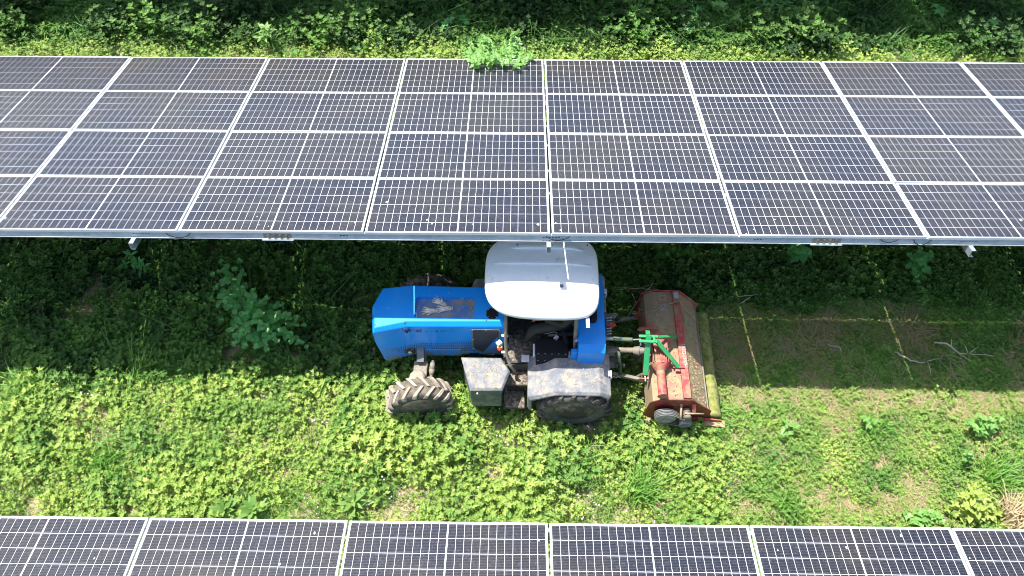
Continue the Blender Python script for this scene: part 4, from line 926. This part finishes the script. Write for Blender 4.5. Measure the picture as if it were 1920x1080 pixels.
# twigs and dead branches
def twig(path, r_, m, lab, name='twig', side=0):
    b = Vector(path[0]); m_ = MB(); pts = []
    for i in range(len(path)-1):
        a, c_ = Vector(path[i]), Vector(path[i+1])
        for k in range(4): pts.append(a.lerp(c_,k/4)+Vector((R.gauss(0,.008),R.gauss(0,.008),R.gauss(0,.004))))
    pts.append(Vector(path[-1])); m_.tube(pts,[r_*(1-.6*i/len(pts)) for i in range(len(pts))],5)
    for k in range(side):
        q = pts[R.randrange(2,len(pts)-2)]; d_ = Vector((R.gauss(0,1),R.gauss(0,1),.25)).normalized()*R.uniform(.1,.25); m_.tube([q,q+d_*.5+Vector((0,0,.02)),q+d_],[r_*.5,r_*.4,r_*.2],4)
    o = m_.build(name, m, None, True, origin=b); tag(o, lab, 'twig')
zt = .06
twig([G(1752,641,zt),G(1775,645,.12),G(1800,662,zt),G(1862,668,zt)],.016,'twig','pale branched twig on the mown grass at right, longest','twig',4)
twig([G(1678,658,zt),G(1700,673,.1),G(1730,679,zt),G(1760,672,zt)],.014,'twig','pale twig lying across the right sunlit stripe on mown grass','twig',2)
twig([G(1553,646,zt),G(1575,652,.08),G(1577,660,zt)],.01,'twig','short pale twig on mown grass midway between the sunlit stripes','twig',1)
twig([G(1800,665,zt),G(1820,678,zt)],.008,'twig','short straight twig below the longest pale twig','twig',0)
twig([G(1435,575,zt),G(1450,573,.1)],.012,'twig','tiny pale twig beside the left sunlit stripe','twig')
twig([G(1175,593,.3),G(1200,560,.5),G(1225,530,.45)],.008,'twig','thin bare stalk slanting up in shade between tractor and mower','twig',2)
twig([G(1150,545,.2),G(1190,540,.35),G(1238,545,.3)],.007,'twig','thin bare stalk lying level in shade above the mower','twig',3)
twig([G(1388,570,zt),G(1410,555,.2),G(1370,556,.15)],.008,'twig','curled bare stalk across the left sunlit stripe','twig',1)
q = [Vector((1.98,5.50,.85)),Vector((2.08,5.50,.895)),Vector((2.2,5.58,.90)),Vector((2.33,5.62,.935)),Vector((2.43,5.62,.935)),Vector((2.5,5.58,.84)),Vector((2.7,5.48,.61))]
twig(q,.012,'branch','dead branch draped across the far end of the red mower','branch',1)

# ---------------------------------------------------------------- ground cover, scattered as instances
def proto_obj(name, mb, m, lvs=None):
    me = bpy.data.meshes.new(name); me.from_pydata(mb.v,[],mb.f); me.materials.append(M[m])
    a = me.attributes.new('lv','FLOAT','FACE'); a.data.foreach_set('value',(lambda q_: [q_[i//4] for i in range(len(me.polygons))])([R.random()**1.4 for _ in range(len(me.polygons)//4+1)]) if lvs is None else lvs)
    return bpy.data.objects.new(name, me)
def small_leaf(m_, p_, az, pitch, ln, w_):
    d = Vector((math.cos(az)*math.cos(pitch),math.sin(az)*math.cos(pitch),math.sin(pitch))); s_ = Vector((-math.sin(az),math.cos(az),0)); up = d.cross(s_)*-1
    m_.add([p_, p_+d*ln*.45+s_*w_-up*.0, p_+d*ln-up*ln*.12, p_+d*ln*.45-s_*w_, p_+d*ln*.45-Vector((0,0,w_*.35))], [(0,4,1),(1,4,2),(2,4,3),(3,4,0)])
def clump(n_st, rad_, h0, h1, ll, lw, nl, lean=.25):
    m_ = MB()
    for i in range(n_st):
        a = R.uniform(0,6.28); r_ = rad_*math.sqrt(R.random()); b = Vector((r_*math.cos(a),r_*math.sin(a),0)); h_ = R.uniform(h0,h1)
        tip = b+Vector((R.gauss(0,lean)*h_,R.gauss(0,lean)*h_,h_))
        for k in range(2):
            q = b.lerp(tip,.45+.3*k+R.uniform(-.05,.05)); az = R.uniform(0,6.28)
            for w_ in range(2): small_leaf(m_,q,az+w_*3.14,R.uniform(-.2,.4),ll*R.uniform(.9,1.3),lw*1.1)
        az = R.uniform(0,6.28)
        for w_ in range(nl): small_leaf(m_,tip,az+w_*6.283/nl+R.gauss(0,.15),R.uniform(-.1,.7),ll*R.uniform(.7,1.1),lw)
        m_.add([b+Vector((-.0015,0,0)),b+Vector((.0015,0,0)),tip],[(0,1,2)])
    return m_
def tuft(n_, ln, spread, wd=.004):
    m_ = MB(); blades(m_,(0,0,0),n_,ln,spread,(0,0),wd); return m_
def litter(n_, rad_, l0, l1, wd):
    m_ = MB()
    for i in range(n_):
        a = R.uniform(0,6.28); r_ = rad_*math.sqrt(R.random()); c_ = Vector((r_*math.cos(a),r_*math.sin(a),R.uniform(.005,.05))); az = R.uniform(0,3.14); ln = R.uniform(l0,l1); d_ = Vector((math.cos(az),math.sin(az),R.gauss(0,.12)))*ln/2; s_ = Vector((-math.sin(az),math.cos(az),0))*wd
        b_ = s_*R.gauss(0,3); m_.add([c_-d_-s_,c_-d_+s_,c_+s_+b_,c_-s_+b_,c_+d_*1.0+s_,c_+d_-s_],[(0,1,2,3),(3,2,4,5)])
    return m_
def coll(name, objs):
    c_ = bpy.data.collections.new(name)
    for o in objs: c_.objects.link(o)
    return c_
cl_weed = coll('weed_kinds',[proto_obj('weed',clump(15,.14,.06,.2,.034,.0075,6),'weed') for _ in range(3)]+[proto_obj('weed',clump(11,.13,.08,.23,.042,.008,6),'weed') for _ in range(2)]+[proto_obj('weed',clump(17,.13,.04,.14,.028,.0085,5),'weed') for _ in range(2)])
cl_gras = coll('grass_kinds',[proto_obj('grass',tuft(26,.2,.45),'gras') for _ in range(3)]+[proto_obj('grass',tuft(16,.3,.5,.005),'gras') for _ in range(2)]+[proto_obj('grass',tuft(40,.22,.6,.0035),'gras')])
cl_mown = coll('mown_kinds',[proto_obj('mown_grass',tuft(34,.07,.7,.0045),'mown') for _ in range(3)]+[proto_obj('mown_grass',clump(14,.11,.01,.05,.034,.011,4),'mown') for _ in range(2)])
cl_hay = coll('hay_kinds',[proto_obj('hay',litter(34,.16,.05,.16,.0022),'straw') for _ in range(3)]+[proto_obj('hay',litter(14,.15,.12,.32,.003),'straw') for _ in range(2)])
cl_ivy = coll('undergrowth_kinds',[proto_obj('undergrowth',clump(12,.16,.05,.2,.06,.024,3,.4),'ivy') for _ in range(3)]+[proto_obj('undergrowth',clump(12,.15,.06,.22,.05,.015,5,.4),'ivy') for _ in range(2)])
cl_tall = coll('tall_kinds',[proto_obj('tall_growth',clump(14,.2,.25,.6,.09,.034,4,.35),'ivy') for _ in range(3)]+[proto_obj('tall_growth',tuft(34,.55,.5,.006),'ivy') for _ in range(2)])
fl_ = []
for _ in range(2):
    m_ = MB()
    for i in range(4):
        c_ = Vector((R.gauss(0,.06),R.gauss(0,.06),R.uniform(.16,.22)))
        for k in range(8): small_leaf(m_,c_,k*.785,.15,.012,.003)
    fl_.append(proto_obj('daisy',m_,'petal'))
cl_fl = coll('flower_kinds',fl_)
def scatter(name, cl, pts, label, cat):
    """pts: (x,y,z,scale,tint)"""
    n_ = len(pts); me = bpy.data.meshes.new(name); me.from_pydata([p_[:3] for p_ in pts],[],[])
    A = me.attributes
    a = A.new('scl','FLOAT','POINT'); a.data.foreach_set('value',[p_[3] for p_ in pts])
    a = A.new('tint','FLOAT','POINT'); a.data.foreach_set('value',[p_[4] for p_ in pts])
    a = A.new('idx','INT','POINT'); a.data.foreach_set('value',[R.randrange(1000) for p_ in pts])
    a = A.new('rot','FLOAT_VECTOR','POINT'); a.data.foreach_set('vector',[c_ for p_ in pts for c_ in (R.gauss(0,.12),R.gauss(0,.12),R.uniform(0,6.283))])
    o = bpy.data.objects.new(name, me); C.objects.link(o); tag(o, label, cat, kind='stuff')
    ng = bpy.data.node_groups.new(name,'GeometryNodeTree'); ng.interface.new_socket('Geometry',in_out='INPUT',socket_type='NodeSocketGeometry'); ng.interface.new_socket('Geometry',in_out='OUTPUT',socket_type='NodeSocketGeometry')
    N = ng.nodes; gi = N.new('NodeGroupInput'); go = N.new('NodeGroupOutput'); ip = N.new('GeometryNodeInstanceOnPoints'); ci = N.new('GeometryNodeCollectionInfo')
    ci.inputs['Collection'].default_value = cl; ci.inputs['Separate Children'].default_value = True; ci.inputs['Reset Children'].default_value = True
    def att(nm, ty):
        x = N.new('GeometryNodeInputNamedAttribute'); x.data_type = ty; x.inputs[0].default_value = nm; return [s for s in x.outputs if s.enabled and s.name == 'Attribute'][0]
    Lk = ng.links; Lk.new(gi.outputs[0],ip.inputs['Points']); Lk.new(ci.outputs[0],ip.inputs['Instance']); ip.inputs['Pick Instance'].default_value = True
    Lk.new(att('idx','INT'),ip.inputs['Instance Index']); Lk.new(att('rot','FLOAT_VECTOR'),ip.inputs['Rotation']); Lk.new(att('scl','FLOAT'),ip.inputs['Scale'])
    Lk.new(ip.outputs[0],go.inputs[0]); o.modifiers.new('scatter','NODES').node_group = ng
    return o
def nz(x, y, s, k=0): return noise.noise(Vector((x*s,y*s,k*7.3)))
def mowed(x, y): return x > 3.0+.03*nz(x,y,3,1) and 4.75 < y < 6.15+.25*nz(x,y,.8,2)
def strip_r(x, y): return x > 2.9 and y <= 4.75
def tractor_zone(x, y):
    if math.hypot(x-FX, 0) < .47 and 4.05 < y < 4.42: return True
    if abs(x-RX) < .5 and 4.03 < y < 4.48: return True
    if 1.85 < x < 3.0 and 4.02 < y < 5.95: return True
    return False
under = lambda x, y: -2.0 < x < 1.4 and 4.15 < y < 6.4
weed, gras, mown, hay, ivy, tall, flow = [],[],[],[],[],[],[]
DX = .14; y = 1.4
bare = [(-6.9,3.15,.22),(-3.1,3.35,.12),(-1.35,2.85,.34),(-.2,3.2,.2),(-6.6,2.75,.2),(2.3,3.7,.2),(4.3,2.95,.35),(5.6,2.95,.6),(3.4,4.5,.3),(5.4,4.45,.4),(6.8,4.45,.4),(-1.9,2.75,.3),(3.1,2.9,.25),(7.2,3.0,.4),(1.1,3.6,.18),(4.7,4.45,.5)]
while y < 17:
    sp = .112 if y < 4.85 else DX if y < 7.6 else (.2 if y < 9.8 else (.15 if y < 13.8 else .24)); x = -10.5 if y < 13 else -11.5
    while x < 10.6+(1 if y > 13 else 0):
        X = x+R.uniform(-.5,.5)*sp; Y = y+R.uniform(-.5,.5)*sp; x += sp
        if tractor_zone(X,Y): continue
        z = gh(X,Y); pa = nz(X,Y,.9,3); pb = nz(X,Y,2.3,4); bd = min([math.hypot(X-a,(Y-b_)*1.3)/r_ for a,b_,r_ in bare]); shade = 4.7 < Y < 12.1
        bareq = bd+.8*pb+.5*nz(X,Y,5,14) < 1
        if Y > 12.0:  # far array's shadow zone: leaves tinted darker to deepen the shade
            pc = nz(X,Y,.55,21)
            if pc > -.02 and R.random() < .55: tall.append((X,Y,z,R.uniform(.5,1.2)*(.8+.8*pc),max(0,min(1,.55+1.2*pb))))
            if pc < .1 and R.random() < .55: gras.append((X,Y,z,R.uniform(1,1.9),max(0,min(1,.8+pb))))
            if R.random() < .8: ivy.append((X,Y,z,R.uniform(.6,1.5),max(0,min(1,.6+pa*1.4))))
        elif Y > 9.7:
            weed.append((X,Y,z,R.uniform(.7,1.4)*(1+.5*pa),max(0,min(1,.08+pb))))
            if R.random() < .15: gras.append((X,Y,z,R.uniform(.6,1.5),.3))
        elif mowed(X,Y):
            for _ in range(5): mown.append((X+R.uniform(-.07,.07),Y+R.uniform(-.07,.07),z,R.uniform(.8,1.4),max(0,min(1,.1+1.2*pa+.3*math.exp(-((Y-5.6)/.35)**2)))))
            if R.random() < .45-pa: ivy.append((X,Y,z,R.uniform(.35,.65),0))
            if R.random() < .28+.6*pa: hay.append((X,Y,z+.03,R.uniform(.7,1.5),max(0,min(1,.2+pb))))
        elif strip_r(X,Y):
            if bareq or Y > 4.38+.3*pb:
                hay.append((X,Y,z,R.uniform(.8,1.2),0)); mown.append((X,Y,z,R.uniform(.8,1.4),.2))
                if R.random() < .4: weed.append((X,Y,z,R.uniform(.4,.8),.2))
            else:
                weed.append((X,Y,z,R.uniform(.5,.95)*(1+.25*pa),max(0,min(1,.3+.9*pb))))
                if R.random() < .35: mown.append((X,Y,z,R.uniform(1,1.9),.0))
                if R.random() < .3: gras.append((X,Y,z,R.uniform(.5,.9),max(0,min(1,.3+pb))))
                if R.random() < .12: hay.append((X,Y,z+.04,1,0))
        elif not shade:
            if nz(X,Y,1.7,44) > .42 and R.random() < .6: hay.append((X,Y,z+.02,R.uniform(.6,1),0)); continue
            if R.random() < .03+.12*nz(X,Y,3,45): continue
            if bareq:
                if R.random() < .5: hay.append((X,Y,z,R.uniform(.6,1),0))
                if R.random() < .5: weed.append((X,Y,z,R.uniform(.35,.8),0))
            else:
                gr = nz(X,Y,.9,9) > .12
                if gr and R.random() < .5: gras.append((X,Y,z,R.uniform(.7,1.2),max(0,min(1,.4+pb))))
                else: weed.append((X,Y,z,max(.45,R.uniform(.6,1.5)*(1.05+.8*pa+.5*nz(X,Y,3.1,46))),max(0,min(1,.12+.75*pb+.5*nz(X,Y,6,8)+R.gauss(0,.12)))))
                if R.random() < .16: gras.append((X,Y,z,R.uniform(.5,1.2),.2))
            if R.random() < (.035 if X > -3 else .012): flow.append((X,Y,z,R.uniform(.6,1.2),0))
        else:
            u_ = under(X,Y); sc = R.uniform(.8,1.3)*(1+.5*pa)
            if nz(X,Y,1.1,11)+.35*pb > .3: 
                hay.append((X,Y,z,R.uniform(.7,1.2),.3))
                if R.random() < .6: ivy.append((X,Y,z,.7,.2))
            else: ivy.append((X,Y,z,sc*(.8 if u_ else 1),max(0,min(1,.4+1.3*pb-.25*(5.6-Y)+R.gauss(0,.15)))))  # leaf tint darkens in patches and deeper under the array, painted-in shade
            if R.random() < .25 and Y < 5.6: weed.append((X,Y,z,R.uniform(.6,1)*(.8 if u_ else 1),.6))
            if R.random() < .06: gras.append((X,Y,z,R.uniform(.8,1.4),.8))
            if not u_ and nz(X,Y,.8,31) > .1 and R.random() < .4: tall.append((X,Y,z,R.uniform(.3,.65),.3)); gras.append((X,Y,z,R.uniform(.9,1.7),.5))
            if Y > 6.3 and R.random() < .12: tall.append((X,Y,z,R.uniform(.5,.9),.5))
    y += sp
scatter('ground_weeds', cl_weed, weed, 'low yellow green leafy weeds covering the sunlit ground', 'weeds')
scatter('long_grass', cl_gras, gras, 'thin green grass blades growing among the weeds', 'grass')
scatter('mown_grass', cl_mown, mown, 'short freshly mown grass behind the mower on the right', 'grass')
scatter('hay', cl_hay, hay, 'loose dry cut stalks lying on the ground', 'straw')
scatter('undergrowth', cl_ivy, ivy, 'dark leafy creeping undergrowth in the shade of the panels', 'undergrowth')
scatter('tall_undergrowth', cl_tall, tall, 'taller dense shaded growth along the top of the photo', 'undergrowth')
scatter('white_flowers', cl_fl, flow, 'tiny white flower heads dotted over the sunlit weeds', 'flowers')
GR = {'work_glove':'gloves in the hood tray','overhanging_bush':'bushes leaning over the top panels','shaded_sapling':'saplings in the shaded undergrowth at the top','rosette_weed':'long leaved rosettes along the bottom panels','grass_tussock':'grass tussocks','twig':'twigs and bare stalks on the ground','leafy_weed':'broad leaved weeds','leafy_shrub':'shrubs in the array shade','tall_weed':'tall weeds behind the top panels'}
for o in bpy.data.objects:
    k = o.name.split('.')[0]
    if not o.parent and k in GR: o['group'] = GR[k]
for o in bpy.data.objects:
    if '_o' in o: del o['_o']
